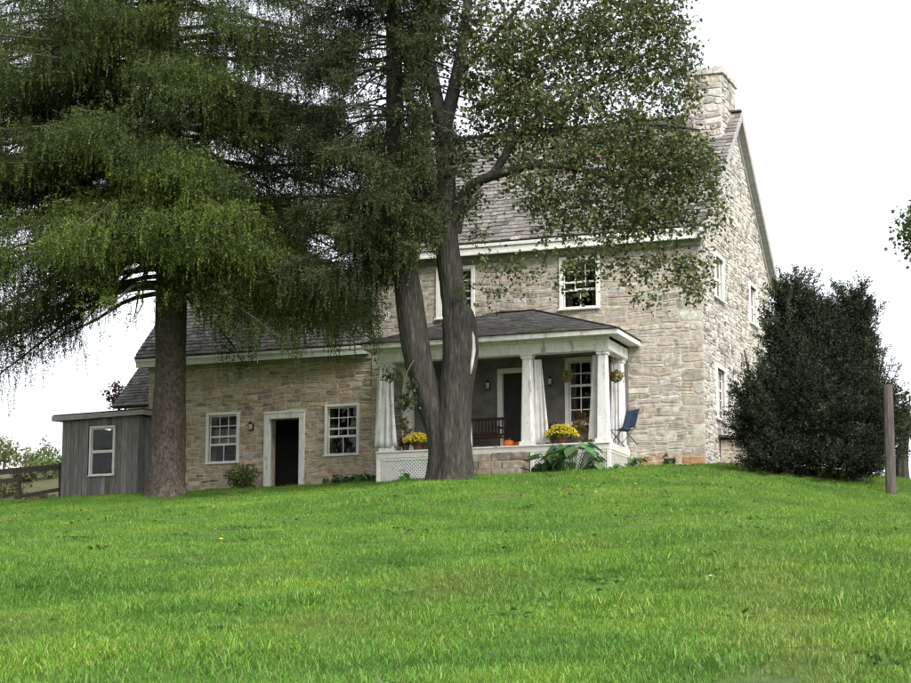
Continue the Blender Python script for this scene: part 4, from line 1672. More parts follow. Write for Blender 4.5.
# the big spruce on the left
b1 = foot(166, 497)
ys = b1.y
tp = [b1 + Vector((0, 0, -0.25)), at(168, 440, ys), at(170, 380, ys), at(171, 320, ys), at(170, 230, ys), at(168, 100, ys), at(167, -40, ys), at(167, -160, ys), at(167, -300, ys), at(167, -440, ys), at(167, -560, ys)]
tr_ = [0.54, 0.47, 0.44, 0.42, 0.40, 0.36, 0.31, 0.24, 0.17, 0.10, 0.03]
G1 = [(365, 105, 22, 26, .8), (395, 75, 20, 45, .8), (430, 60, 40, 90, .75), (15, 150, 9, 7, .9), (230, 160, 5, 4, .9), (100, 180, 8, 6, .8), (140, 288, 26, 26, .93), (120, 330, 40, 28, .85), (50, 375, 110, 60, .38), (322, 250, 16, 16, .85), (345, 262, 14, 12, .8), (230, 60, 4, 9, .9),
      (80, 300, 25, 18, .5), (20, 60, 12, 10, .8), (335, 30, 14, 22, .7), (375, 70, 30, 50, .85), (350, 130, 20, 20, .6), (170, 360, 26, 45, .8), (25, 250, 18, 22, .5)]
LL1 = [(-60, 430), (60, 415), (110, 405), (135, 330), (150, 312), (185, 312), (205, 350), (225, 385), (250, 378), (262, 345), (300, 362), (320, 392), (345, 360), (380, 352), (400, 250), (410, 215)]
_g = random.Random(77)
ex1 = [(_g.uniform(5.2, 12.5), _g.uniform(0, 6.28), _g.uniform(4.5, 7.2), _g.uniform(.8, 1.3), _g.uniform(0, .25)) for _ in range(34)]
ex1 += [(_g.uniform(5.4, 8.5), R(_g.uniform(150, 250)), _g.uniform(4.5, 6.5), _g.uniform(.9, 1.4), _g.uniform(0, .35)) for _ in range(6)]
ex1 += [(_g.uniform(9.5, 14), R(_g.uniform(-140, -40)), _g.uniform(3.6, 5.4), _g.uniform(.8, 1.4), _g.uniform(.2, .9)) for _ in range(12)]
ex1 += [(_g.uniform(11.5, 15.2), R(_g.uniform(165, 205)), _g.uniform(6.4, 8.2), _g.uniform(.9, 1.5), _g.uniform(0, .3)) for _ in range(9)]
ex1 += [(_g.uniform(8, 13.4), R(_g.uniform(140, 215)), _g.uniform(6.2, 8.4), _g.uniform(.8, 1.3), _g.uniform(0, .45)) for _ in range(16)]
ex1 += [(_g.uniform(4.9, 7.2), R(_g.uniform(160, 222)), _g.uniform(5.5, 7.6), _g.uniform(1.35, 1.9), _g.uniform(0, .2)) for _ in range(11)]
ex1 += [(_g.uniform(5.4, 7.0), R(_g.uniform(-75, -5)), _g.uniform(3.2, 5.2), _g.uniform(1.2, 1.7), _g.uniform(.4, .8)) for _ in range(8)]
ex1 += [(7.6, R(-62), 5.6, .9, 1.3), (7.9, R(-100), 4.6, .8, 1.4), (7.4, R(-130), 4.8, .85, 1.3), (7.8, R(-30), 5.8, .8, 1.15), (7.3, R(-82), 5.0, .8, 1.5),  # bright front band, its brightness painted into the bough tones
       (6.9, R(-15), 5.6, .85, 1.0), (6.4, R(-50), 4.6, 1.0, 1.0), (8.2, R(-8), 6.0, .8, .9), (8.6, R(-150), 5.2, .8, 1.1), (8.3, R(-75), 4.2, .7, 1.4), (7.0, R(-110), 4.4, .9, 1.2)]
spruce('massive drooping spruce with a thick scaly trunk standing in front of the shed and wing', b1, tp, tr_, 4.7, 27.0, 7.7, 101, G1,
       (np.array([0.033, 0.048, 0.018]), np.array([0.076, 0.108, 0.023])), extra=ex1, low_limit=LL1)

# second spruce: the left stem of the pair in front of the porch
b3 = foot(452, 480)
yt = b3.y
b2 = Vector((at(432, 478, yt + .1).x, yt + .12, 0))
b2.z = float(ground(b2.x, b2.y))
tp = [b2 + Vector((.30, 0, -0.25)), at(443, 440, yt + .1), at(429, 400, yt + .1), at(416, 350, yt + .05), at(410, 300, yt), at(401, 240, yt), at(396, 150, yt), at(394, 30, yt), at(393, -90, yt), at(393, -220, yt), at(393, -340, yt)]
tr_ = [0.46, 0.38, 0.33, 0.36, 0.36, 0.29, 0.24, 0.2, 0.15, 0.09, 0.03]
G2 = [(455, 60, 22, 60, .85), (490, 60, 40, 120, .95), (365, 105, 22, 26, .8), (322, 250, 18, 18, .9), (380, 70, 26, 40, .8), (395, 110, 16, 22, .7), (425, 80, 14, 30, .6), (445, 90, 10, 25, .8), (410, 25, 30, 18, .4), (470, 130, 40, 100, .75), (350, 130, 18, 20, .6), (345, 262, 14, 12, .8),
      (455, 260, 14, 60, .6), (475, 260, 30, 80, .9)]
LL2 = [(250, 300), (300, 320), (330, 345), (372, 335), (392, 308), (408, 286), (420, 262), (440, 235), (460, 215), (475, 180), (520, 120)]
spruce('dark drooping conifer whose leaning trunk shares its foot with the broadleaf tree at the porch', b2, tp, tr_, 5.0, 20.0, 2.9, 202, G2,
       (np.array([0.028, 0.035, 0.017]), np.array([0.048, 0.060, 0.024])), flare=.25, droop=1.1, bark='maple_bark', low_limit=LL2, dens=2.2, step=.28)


# ------------------------------------------------------------------ broadleaf trees
def grow(label, name, base, limbs, clumps, seed, bark, leafc, lsize=0.10, sub=(10, 0.34), cat='tree', flare=.35, thin=0.006, trunk_n=60):
    """limbs: list of (pts, radii), the first being the trunk; clumps: (centre, radii xyz, n twigs). Twigs join each leaf cluster to the nearest wood"""
    g = np.random.default_rng(seed)
    gr = random.Random(seed)
    t = empty(name, base)
    tag(t, label, cat)
    nodes = []
    for i, (pts, rad) in enumerate(limbs):
        mb = MB()
        vs, fs = trunk_mesh([Vector(p) - base for p in pts], rad, n=trunk_n if i == 0 else 10, flare=flare if i == 0 else 0, seed=seed + i, lump=.09 if i == 0 else .05, step=0.09 if i == 0 else .3)
        mb.add(vs, fs)
        mb.build('trunk' if i == 0 else 'limb', M[bark], t, smooth=True)
        P = [Vector(p) for p in pts]
        for k in range(len(P) - 1):
            if i == 0 and k < 2 and len(P) > 4:
                continue
            for s in range(6):
                nodes.append(P[k] + (P[k + 1] - P[k]) * s / 6)
    cent = []
    for (c, r3, n) in clumps:
        for _ in range(n):
            d = Vector((gr.gauss(0, 1), gr.gauss(0, 1), gr.gauss(0, 1)))
            d = d.normalized() * gr.random() ** (1 / 2.2)
            cent.append((Vector(c) + Vector((d.x * r3[0], d.y * r3[1], d.z * r3[2])), c))
    NA = np.array([p[:] for p in nodes])
    d0 = [np.min(np.linalg.norm(NA - np.array(c[0]), axis=1)) for c in cent]
    order = np.argsort(d0)
    tw = MB()
    LP = []
    for i in order:
        c = cent[i][0]
        dd = np.linalg.norm(NA - np.array(c), axis=1)
        j = int(np.argmin(dd))
        p0 = Vector(NA[j])
        L = dd[j]
        mid = (p0 + c) / 2 + Vector((gr.gauss(0, .1), gr.gauss(0, .1), gr.uniform(0.0, .22))) * L * .8
        r = thin + 0.006 * L
        q1, q3 = (p0 + mid) / 2 + Vector((0, 0, .03 * L)), (mid + c) / 2 + Vector((0, 0, .03 * L))
        tw.tube([p - base for p in (p0, q1, mid, q3, c)], [r, r * .85, r * .7, r * .5, thin * .5], n=4, cap=False)
        NA = np.vstack([NA, [mid[:], q3[:], c[:]]])
        m = sub[0] + gr.randint(-3, 4)
        pp = g.normal(0, 1, (m, 3)) * sub[1] * np.array([.55, .55, .5]) + np.array(c)
        # some leaves along the twig
        LP.append(pp)
        LP.append(np.array([(mid + (c - mid) * gr.random() + Vector((gr.gauss(0, .06),) * 3))[:] for _ in range(3)]))
    tw.build('twigs', M['twig'], t, kind='stuff')
    LP = np.concatenate(LP)
    w_ = np.array([q[0] for q in leafc])
    ch_ = g.choice(len(leafc), len(LP), p=w_ / w_.sum())
    C = np.array([q[1] for q in leafc])[ch_] * g.normal(1, .18, (len(LP), 1)).clip(.5, 1.6)
    link('foliage', leaves_mesh('foliage', LP - np.array(base), np.full(len(LP), lsize), C, M['leaf'], seed), t, kind='stuff')
    print(label[:24], 'leaves', len(LP))
    return t


def cl(u, v, Y, ru, rv_, n, ry=None):
    p = at(u, v, Y)
    k = Y / F_PX
    return (p, (ru * k, ry or max(ru * k * .9, .9), rv_ * k), n)


bm_ = Vector((at(462, 479, yt - .1).x, yt - .12, 0))
bm_.z = float(ground(bm_.x, bm_.y))
y = yt - .1
limbs = [([bm_ + Vector((-.2, 0, -.25)), at(454, 440, y), at(456, 400, y), at(460, 350, y), at(459, 322, y), at(454, 300, y), at(447, 240, y), at(446, 180, y), at(443, 120, y)], [.54, .42, .40, .44, .44, .34, .28, .25, .22]),
         ([at(446, 150, y), at(436, 95, y), at(428, 45, y), at(424, -20, y), at(420, -110, y)], [.22, .17, .13, .1, .03]),
         ([at(444, 130, y), at(456, 80, y - .3), at(464, 30, y - .6), at(470, -30, y - .8), at(480, -120, y - 1)], [.2, .17, .13, .09, .03]),
         ([at(453, 232, y), at(462, 200, y - .3), at(478, 182, y - .7), at(505, 172, y - 1.2), at(540, 165, y - 1.6), at(590, 172, y - 2.0), at(640, 190, y - 2.2)], [.22, .17, .15, .12, .09, .06, .03]),
         ([at(490, 178, y - .9), at(508, 150, y - 1.1), at(512, 120, y - 1.2), at(528, 75, y - 1.0), at(548, 20, y - .8), at(560, -50, y - .6)], [.11, .10, .09, .07, .05, .03]),
         ([at(510, 145, y - 1.1), at(535, 118, y - 1.3), at(575, 95, y - 1.5), at(620, 70, y - 1.6), at(665, 40, y - 1.6)], [.08, .07, .055, .04, .025]),
         ([at(458, 75, y - .3), at(490, 40, y - .8), at(520, 5, y - 1.2), at(560, -50, y - 1.5)], [.09, .07, .05, .03]),
         ([at(560, 166, y - 1.8), at(600, 140, y - 2.3), at(650, 125, y - 2.6), at(700, 130, y - 2.8)], [.07, .06, .045, .02]),
         ([at(436, 95, y), at(405, 60, y + .5), at(385, 20, y + .8), at(370, -30, y + 1)], [.09, .07, .05, .03]),
         ([at(430, 90, y), at(395, 55, y + .3), at(360, 75, y + .8), at(330, 85, y + 1)], [.07, .05, .04, .02])]
cm = [cl(590, 165, y - 1.6, 95, 50, 250), cl(640, 150, y - 2, 75, 45, 190), cl(600, 108, y - 1.8, 95, 28, 120), cl(510, 108, y - 1.2, 50, 30, 60), cl(470, 20, y - .3, 40, 40, 60), cl(540, 130, y - 1, 60, 40, 110), cl(690, 170, y - 2.4, 32, 45, 110),
      cl(660, 215, y - 2.2, 50, 28, 90), cl(600, 215, y - 1.8, 60, 30, 95), cl(540, 205, y - 1.5, 45, 28, 34),
      cl(560, 60, y - 1, 72, 58, 230), cl(630, 50, y - 1.6, 62, 60, 230), cl(505, 60, y - .8, 55, 60, 210), cl(590, 20, y - 1.2, 85, 30, 120), cl(425, 40, y - .4, 32, 40, 60), cl(600, -20, y - 1, 90, 40, 70), cl(480, -30, y, 90, 50, 80),
      cl(680, 70, y - 2, 24, 60, 60), cl(660, 15, y - 2, 36, 25, 45), cl(450, 60, y + .3, 40, 50, 60), cl(410, 60, y + .5, 30, 45, 30), cl(360, 60, y + .8, 40, 40, 30), cl(455, 160, y, 30, 50, 45),
      cl(490, 130, y - .6, 35, 40, 60), cl(520, 260, y - 1.6, 45, 30, 14), cl(575, 270, y - 1.8, 25, 28, 24), cl(630, 260, y - 2, 45, 26, 36), cl(680, 265, y - 2.4, 38, 26, 34), cl(655, 300, y - 2.2, 22, 18, 7),
      cl(700, 295, y - 2.4, 20, 22, 10), cl(500, 295, y - 1.3, 25, 30, 7), cl(535, 250, y - 1.5, 14, 40, 8), cl(470, 210, y - .6, 22, 35, 22), cl(465, 300, y - .9, 18, 20, 3), cl(715, 215, y - 2.6, 14, 25, 16)]
LC = [(6, (0.078, 0.100, 0.036)), (4, (0.058, 0.074, 0.030)), (2.6, (0.125, 0.140, 0.045)), (0.7, (0.17, 0.15, 0.045)), (0.12, (0.16, 0.08, 0.035))]
maple = grow('tall broadleaf tree with furrowed grey trunk in front of the porch', 'broadleaf_tree', bm_, limbs, cm, 303, 'maple_bark', LC, lsize=0.095, sub=(17, .27))

sc_ = MB()
for (u, v, wd) in ((0, 0, 0),):
    P_ = [(471, 326, .02), (473, 338, .05), (473.5, 350, .06), (472, 362, .05), (470.5, 374, .03)]
    sc_.tube([at(q[0], q[1], yt - .38) - bm_ for q in P_], [q[2] for q in P_], n=7)
sc_.build('bare_wood', mat('bare_pale_wood', (.42, .39, .34), .9, .3, 9, stretch=(1, 1, .3)), maple, smooth=True)

# leafy sprout on the left of the pair
b = foot(398, 479)
sp = grow('thin leafy vine like sprout hanging left of the twin trunks by the left porch column', 'leafy_sprout', at(414, 360, yt - .3),
          [([at(414, 360, yt - .3), at(406, 375, yt - .5), at(402, 395, yt - .55), at(405, 412, yt - .5)], [.02, .016, .012, .006])],
          [cl(405, 400, yt - .55, 10, 14, 12, .25), cl(390, 378, yt - .6, 12, 10, 7, .25), cl(412, 385, yt - .5, 6, 16, 7, .25)], 77, 'twig',
          [(1, (0.05, 0.075, 0.028)), (1, (0.04, 0.05, 0.03))], lsize=.1, sub=(8, .12), cat='sprout', flare=0, trunk_n=6)

# tree whose bough reaches in from the right edge
bR = Vector((at(985, 490, 52).x, 52, 0))
bR.z = float(ground(bR.x, bR.y))
grow('tree whose leafy bough reaches in at the right edge, high above the post', 'broadleaf_tree', bR,
     [([bR + Vector((0, 0, -.2)), at(985, 400, 52), at(980, 300, 52), at(978, 200, 52)], [.26, .22, .17, .12]), ([at(980, 290, 52), at(950, 255, 51.8), at(925, 235, 51.6), at(905, 225, 51.5)], [.09, .06, .04, .015])],
     [cl(918, 230, 51.6, 20, 28, 75), cl(965, 215, 52, 36, 50, 190), cl(1000, 150, 52, 70, 70, 330), cl(1030, 230, 52, 45, 50, 190)], 404, 'maple_bark',
     [(2, (0.055, 0.09, 0.022)), (1, (0.09, 0.12, 0.03))], lsize=.10, sub=(12, .30))
# small tree behind the post
bS = Vector((at(904, 488, 62).x, 62, 0))
bS.z = float(ground(bS.x, bS.y))
grow('small dark leaved tree behind the old post at the right edge', 'small_tree', bS,
     [([bS + Vector((0, 0, -.3)), at(902, 460, 62), at(905, 430, 62), at(903, 410, 62)], [.2, .17, .13, .06])],
     [cl(898, 425, 62, 10, 22, 34), cl(912, 420, 62, 14, 20, 34), cl(898, 452, 62, 9, 12, 10), cl(905, 398, 62, 8, 10, 8)], 405, 'maple_bark',
     [(2, (0.035, 0.055, 0.02)), (1, (0.06, 0.08, 0.025))], lsize=.10, sub=(13, .26))
# purple leaved tree behind the shed
bP = W(-18.6, 6.5, 0)
bP.z = float(ground(bP.x, bP.y))
Yp = bP.y
grow('small purple leaved tree just above the shed roof', 'small_tree', bP,
     [([bP + Vector((0, 0, -.2)), at(119, 450, Yp), at(119, 412, Yp), at(119, 385, Yp)], [.08, .07, .05, .02])],
     [cl(116, 397, Yp, 10, 15, 34, .4)], 406, 'twig', [(2, (0.075, 0.035, 0.045)), (1, (0.10, 0.05, 0.05))], lsize=.09, sub=(14, .2))
# pale thickets beyond the fence
k = 0
for (u, v, Y, ru, rv_, n, cols, lab) in (
        (4, 452, 88, 16, 16, 60, ((.16, .17, .075), (.2, .19, .09)), 'pale olive bush at the far left beyond the fence'),
        (28, 461, 92, 13, 9, 40, ((.20, .18, .10), (.14, .16, .07)), 'low straw coloured bush beyond the fence, second from the left edge'),
        (44, 466, 84, 11, 8, 38, ((.10, .19, .04), (.15, .22, .06)), 'bright green bush beyond the fence beside the shed'),
        (52, 452, 95, 9, 9, 22, ((.17, .18, .09), (.12, .15, .06)), 'thin grey green bush rising behind the bright green one at the shed'),
        (-22, 450, 90, 20, 18, 55, ((.16, .17, .075), (.1, .13, .05)), 'olive bush beyond the fence just outside the left edge of the view')):
    p = at(u, 484, Y)
    p.z = float(ground(p.x, p.y))
    top = at(u, v, Y)
    o = grow(lab, 'wild_bush', p, [([p + Vector((0, 0, -.1)), (p + top) / 2, top], [.06, .045, .02])],
             [cl(u, v, Y, ru, rv_, n, .9), cl(u, 478, Y, ru, 8, n // 2, .9)], 500 + k, 'twig', [(1, cols[0]), (1, cols[1])], lsize=.13, sub=(10, .34), cat='bush', flare=0, trunk_n=6)
    k += 1


# ------------------------------------------------------------------ the dark yew on the right
def yew():
    g = np.random.default_rng(9)
    gr = random.Random(9)
    Yc = 53.0
    c0 = at(812, 489, Yc)
    base = Vector((c0.x, Yc, float(ground(c0.x, Yc))))
    t = empty('yew_bush', base)
    tag(t, 'big dark evergreen yew bush standing by the gable wall', 'bush')
    k = Yc / F_PX

    lobes = [(816, 410, 80, 62), (795, 345, 27, 44), (848, 350, 28, 42), (774, 422, 34, 42), (864, 420, 34, 48), (817, 455, 76, 30), (793, 310, 10, 18), (851, 318, 10, 14), (824, 362, 50, 40), (824, 334, 30, 32), (815, 468, 66, 18)]
    SP, SD, SL, SC = [], [], [], []
    for (u, v, ru, rv_) in lobes:
        c = at(u, v, Yc)
        ax, az = ru * k, rv_ * k
        ay = max(ax * .85, .3)
        area = ax * az + ax * ay + az * ay
        n = int(area * 1450)
        d = g.normal(size=(n, 3))
        d /= np.linalg.norm(d, axis=1)[:, None]
        lump = np.array([noise.noise(Vector((q[0] * 2.4 + u, q[1] * 2.4, q[2] * 2.4))) + .5 * noise.noise(Vector((q[0] * 6 + u, q[1] * 6, q[2] * 6))) for q in d])
        r = g.uniform(0.12, 1.0, n) ** 0.42 * (0.90 + 0.42 * lump)
        p = np.array(c) + d * r[:, None] * np.array([ax, ay, az])
        dd = d * np.array([.9, .9, .5]) + np.array([0, 0, .55]) + g.normal(0, .28, (n, 3))
        SP.append(p)
        SD.append(dd)
        SL.append(g.uniform(.14, .42, n))
        cc = np.where(g.uniform(0, 1, (n, 1)) < .25, np.array([[.044, .052, .032]]), np.array([[.024, .030, .019]])) * g.uniform(.7, 1.3, (n, 1))
        SC.append(cc)
    pn = 0
    while pn < 230:                          # feathery plumes standing out of the outline
        u, v, ru, rv_ = gr.choice(lobes[:5] + lobes[6:8])
        c = at(u, v, Yc)
        d = Vector((gr.gauss(0, 1), gr.gauss(0, 1) * .8 - .3, gr.gauss(.25, .8))).normalized()
        p0 = c + Vector((d.x * ru * k * .82, d.y * max(ru * k * .8, .3), d.z * rv_ * k * .85))
        ax_ = (d * .75 + Vector((0, 0, .75)) + Vector((gr.gauss(0, .15), gr.gauss(0, .15), 0))).normalized()
        Lp = gr.uniform(.35, .85)
        m_ = 34
        t_ = g.uniform(0, 1, m_)
        SP.append(np.array(p0) + np.array(ax_) * (t_ * Lp)[:, None] + g.normal(0, 1, (m_, 3)) * (.07 * (1.1 - t_))[:, None])
        SD.append(np.array(ax_) + g.normal(0, .5, (m_, 3)))
        SL.append(g.uniform(.10, .26, m_))
        SC.append(np.tile(np.array([[.032, .043, .023]]) * gr.uniform(.7, 1.6), (m_, 1)))
        pn += 1
    SP, SD, SL, SC = map(np.concatenate, (SP, SD, SL, SC))
    SD /= np.linalg.norm(SD, axis=1)[:, None]
    u, v = pix(SP)
    gz = ground(SP[:, 0], SP[:, 1])
    keep = SP[:, 2] > gz + .06 + .12 * g.uniform(0, 1, len(SP))
    keep &= ~((v > 464) & ((abs(u - 807) < 9) | (abs(u - 832) < 14)) & (g.uniform(0, 1, len(u)) < .85))
    SP, SD, SL, SC = SP[keep], SD[keep], SL[keep], SC[keep]
    me_ = needles_mesh('foliage', SP - np.array(base), SD, SL, SC, M['yew'], per=.036, blen=.075, bw=.036, spread=.8, seed=12)
    print('yew faces', len(me_.polygons))
    link('foliage', me_, t, kind='stuff')
    for (u0, u1, r) in ((800, 785, .10), (812, 815, .13), (822, 850, .09), (850, 868, .08), (775, 760, .07)):
        a_ = at(u0, 488, Yc + gr.uniform(-.3, .3))
        a_.z = float(ground(a_.x, a_.y)) - .15
        mb = MB()
        b_ = at(u1, 430, Yc)
        c_ = at(u1 + (u1 - 812) * .3, 350, Yc)
        mb.tube([p - base for p in (a_, (a_ + b_) / 2 + Vector((gr.uniform(-.1, .1), 0, 0)), b_, c_)], [r, r * .85, r * .7, r * .3], n=8)
        mb.build('stem', M['twig'], t, smooth=True)
    # dead shoots at the foot
    for _ in range(1):
        mb = MB()
        for i in range(60):
            a_ = at(gr.uniform(740, 880), 480, Yc + gr.uniform(-.8, .8))
            a_.z = float(ground(a_.x, a_.y))
            mb.tube([a_ - base, a_ - base + Vector((gr.gauss(0, .12), gr.gauss(0, .12), gr.uniform(.2, .5)))], [.008, .004], n=3, cap=False)
        mb.build('dead_shoots', M['deadtwig'], t, kind='stuff')


yew()

# old post at the right
pp = foot(891, 491)
pp = Vector((at(891, 490, 51.4).x, 51.4, 0))
pp.z = float(ground(pp.x, pp.y))
topz = at(892, 385, 51.4).z
po = MB()
n = 10
vs, fs = [], []
for i in range(14):
    z = -.3 + (topz - pp.z + .3) * i / 13
    for k in range(n):
        a = 6.283 * k / n
        r = .125 * (1 + .12 * noise.noise(Vector((math.cos(a) * 3, math.sin(a) * 3, z * .6)))) * (1.05 - .1 * i / 13)
        vs.append((r * math.cos(a) + .01 * i / 13, r * math.sin(a) * .9, z))
for i in range(13):
    for k in range(n):
        k2 = (k + 1) % n
        fs.append((i * n + k, i * n + k2, (i + 1) * n + k2, (i + 1) * n + k))
fs.append(tuple(13 * n + k for k in range(n)))
po.add(vs, fs)
o = po.build('wooden_post', M['post'], None, loc=pp, smooth=False)
tag(o, 'tall old weathered wooden post to the right of the dark yew bush', 'post')


# ------------------------------------------------------------------ porch furnishings
def hobj(name, x, y, z, label, cat, group=None, rz=0.0):
    o = empty(name, W(x, y, z), -PHI + rz)
    return tag(o, label, cat, group)


def curtain(x0a, x1a, x0b, x1b, y, zt, zb, label, yb=None):
    """gathered hanging fabric, from x0a..x1a at the top to x0b..x1b at the hem"""
    mb = MB()
    n, m = 30, 14
    cx = (x0a + x1a) / 2
    vs, fs = [], []
    yb = y if yb is None else yb
    for j in range(m + 1):
        t = j / m
        for i in range(n + 1):
            s = i / n
            x = (x0a + (x1a - x0a) * s) * (1 - t) + (x0b + (x1b - x0b) * s) * t
            yy = y + (yb - y) * t + 0.022 * math.sin(s * 6.283 * 3 + .8 * t) * (0.6 + .4 * t) + .015 * math.sin(s * 23 + t * 4)
            vs.append((x - cx, yy, zt + (zb - zt) * t + .02 * math.sin(s * 9) * t))
    for j in range(m):
        for i in range(n):
            a = j * (n + 1) + i
            fs.append((a, a + 1, a + n + 2, a + n + 1))
    mb.add([(v[0], v[1] - y, v[2] - zb) for v in vs], fs)
    o = mb.build('porch_curtain', M['curtain'], None, loc=W(cx, y, zb), rz=-PHI, smooth=True)
    so_ = o.modifiers.new('thick', 'SOLIDIFY')
    so_.thickness = .006
    tag(o, label, 'curtain', 'white curtains tied at the porch columns')


c_ = lambda u, v, y=-1.75: hat(u, v, y)
curtain(c_(533, 357).x, c_(541, 357).x, c_(534, 440).x, c_(549, 440).x, -1.72, CH - .13, .62, 'white curtain hanging just right of the second porch column from the right')
curtain(c_(592, 354).x, c_(599, 354).x, c_(588, 437).x, c_(600, 437).x, -1.72, CH - .10, .66, 'white curtain hanging just left of the right front porch column')
curtain(-9.08, -8.68, -9.16, -8.48, -2.03, CH - .1, .68, 'broad white curtain wrapped round the far left porch column')
curtain(-2.60, -2.36, -2.66, -2.30, -0.45, CH - .12, .60, 'white curtain at the rear right column beside the blue chair')
# curtain along the third column, beside the trunk
curtain(-6.62, -6.42, -6.55, -6.30, -1.74, CH - .12, .62, 'narrow white curtain just right of the trunk of the broadleaf tree')


def blob_leaves(c, r, n, g, squash=.75, up=.3):
    d = g.normal(size=(n, 3))
    d /= np.linalg.norm(d, axis=1)[:, None]
    d[:, 2] = np.abs(d[:, 2]) * squash + up * 0
    rr = r * g.uniform(.75, 1.05, n)[:, None]
    return np.array(c) + d * rr


def pot(parent, r, h, m='terracotta'):
    b = MB()
    b.lathe([(r * .7, 0), (r * .95, h * .85), (r * 1.06, h * .86), (r * 1.06, h), (r * .9, h), (r * .85, h * .9)], n=14)
    return b.build('pot', M[m], parent, smooth=False)


def mum(x, y, z, r, label, seed):
    g = np.random.default_rng(seed)
    t = hobj('chrysanthemum', x, y, z, label, 'potted plant', 'yellow chrysanthemums on the porch edge')
    pot(t, .15, .2)
    P = blob_leaves((0, 0, .2), r * .93, 500, g)
    C = np.array([.05, .09, .025]) * g.uniform(.7, 1.4, (500, 1))
    link('foliage', leaves_mesh('foliage', P, np.full(500, .055), C, M['leaf'], seed), t, kind='stuff')
    n = 420
    P = blob_leaves((0, 0, .21), r * 1.02, n, g)
    keep = P[:, 2] > .24
    P = P[keep]
    C = np.where(g.uniform(0, 1, (len(P), 1)) < .7, np.array([[.88, .68, .02]]), np.array([[.92, .80, .12]])) * g.uniform(.75, 1.15, (len(P), 1))
    # each bloom: two crossed small discs of petals
    P2 = np.repeat(P, 3, 0) + g.normal(0, .008, (len(P) * 3, 3))
    link('blooms', leaves_mesh('blooms', P2, np.full(len(P2), .05), np.repeat(C, 3, 0), M['petal'], seed + 1, flat=1.2), t, kind='stuff')
    return t


p = hat(562, 441, -1.72)
mum(p.x, -1.78, PZ, .46, 'yellow chrysanthemum in a pot between the two right porch columns', 61)
p = hat(418, 447, -1.75)
mum(p.x, -1.75, PZ, .40, 'smaller yellow chrysanthemum beside the trunks at the left end of the porch', 62)
# bronze leaved plant beside the left mum
def potted(name, x, y, z, label, seed, cols, r=.18, hgt=.4, n=160, size=.09, potr=.1, poth=.16, potm='terracotta', stalks=0):
    g = np.random.default_rng(seed)
    t = hobj(name, x, y, z, label, 'potted plant')
    pot(t, potr, poth, potm)
    st = MB()
    tips = []
    for i in range(9 + stalks):
        a = g.uniform(0, 6.28)
        tip = Vector((math.cos(a) * r * g.uniform(.3, 1), math.sin(a) * r * g.uniform(.3, 1), poth + hgt * g.uniform(.5, 1)))
        st.tube([(0, 0, poth * .8), (tip.x * .4, tip.y * .4, poth + (tip.z - poth) * .6), tip], [.008, .006, .003], n=4, cap=False)
        tips.append(tip[:])
    st.build('stems', M['greenstem'] if not stalks else M['stem'], t)
    tips = np.array(tips)
    P = tips[g.integers(0, len(tips), n)] * g.uniform(.75, 1.05, (n, 1)) + g.normal(0, r * .22, (n, 3))
    C = np.array(cols)[g.integers(0, len(cols), n)] * g.uniform(.7, 1.3, (n, 1))
    link('foliage', leaves_mesh('foliage', P, np.full(n, size), C, M['leaf'], seed), t, kind='stuff')
    return t


p = hat(406, 446, -1.7)
potted('bronze_plant', p.x, -1.70, PZ, 'rusty brown leaved plant left of the small chrysanthemum', 63, [(.14, .05, .03), (.08, .05, .02)], r=.17, hgt=.22, n=140, size=.08)
p = hat(405, 430, -1.5)
potted('dry_stalks', p.x, -1.45, PZ, 'bundle of tall dry stalks behind the small chrysanthemum', 64, [(.16, .12, .06)], r=.16, hgt=.85, n=60, size=.12, stalks=10)
p = hat(590, 440, -1.4)
potted('corn_shock', p.x - .15, -1.35, PZ, 'leaning tan dry stalks behind the large chrysanthemum near the right column', 65, [(.22, .16, .08), (.16, .11, .05)], r=.32, hgt=.55, n=110, size=.16, stalks=14)

# hanging baskets
for i, (u, v, y, lab, cols) in enumerate(((566, 379, -1.1, 'hanging basket of pale yellow flowers in front of the porch window', ((.30, .26, .05), (.07, .10, .03))),
                                          (616, 379, -1.0, 'hanging basket of yellowish leaves between the two right end columns', ((.24, .20, .05), (.06, .09, .03))))):
    p = hat(u, v, y)
    g = np.random.default_rng(70 + i)
    t = hobj('hanging_basket', p.x, y, p.z, lab, 'hanging basket', 'flower baskets hung from the porch ceiling')
    b = MB()
    b.lathe([(.05, -.09), (.14, -.05), (.19, .04), (.2, .08), (.17, .08)], n=14)
    b.build('basket', M['coir'], t, smooth=True)
    wi = MB()
    zt = CH + .2 - p.z
    for k in range(3):
        a = k * 2.094
        wi.tube([(math.cos(a) * .19, math.sin(a) * .19, .08), (0, 0, zt - .25)], [.004, .004], n=4)
    wi.tube([(0, 0, zt - .25), (0, 0, zt)], [.005, .005], n=4)
    wi.build('hanger', M['darkmetal'], t)
    P = blob_leaves((0, 0, .07), .25, 330, g, squash=.7)
    P[:60, 2] -= .14
    C = np.array(cols)[(g.uniform(0, 1, 330) < .55).astype(int)] * g.uniform(.7, 1.4, (330, 1))
    link('foliage', leaves_mesh('foliage', P, np.full(330, .06), C, M['leaf'], 70 + i), t, kind='stuff')

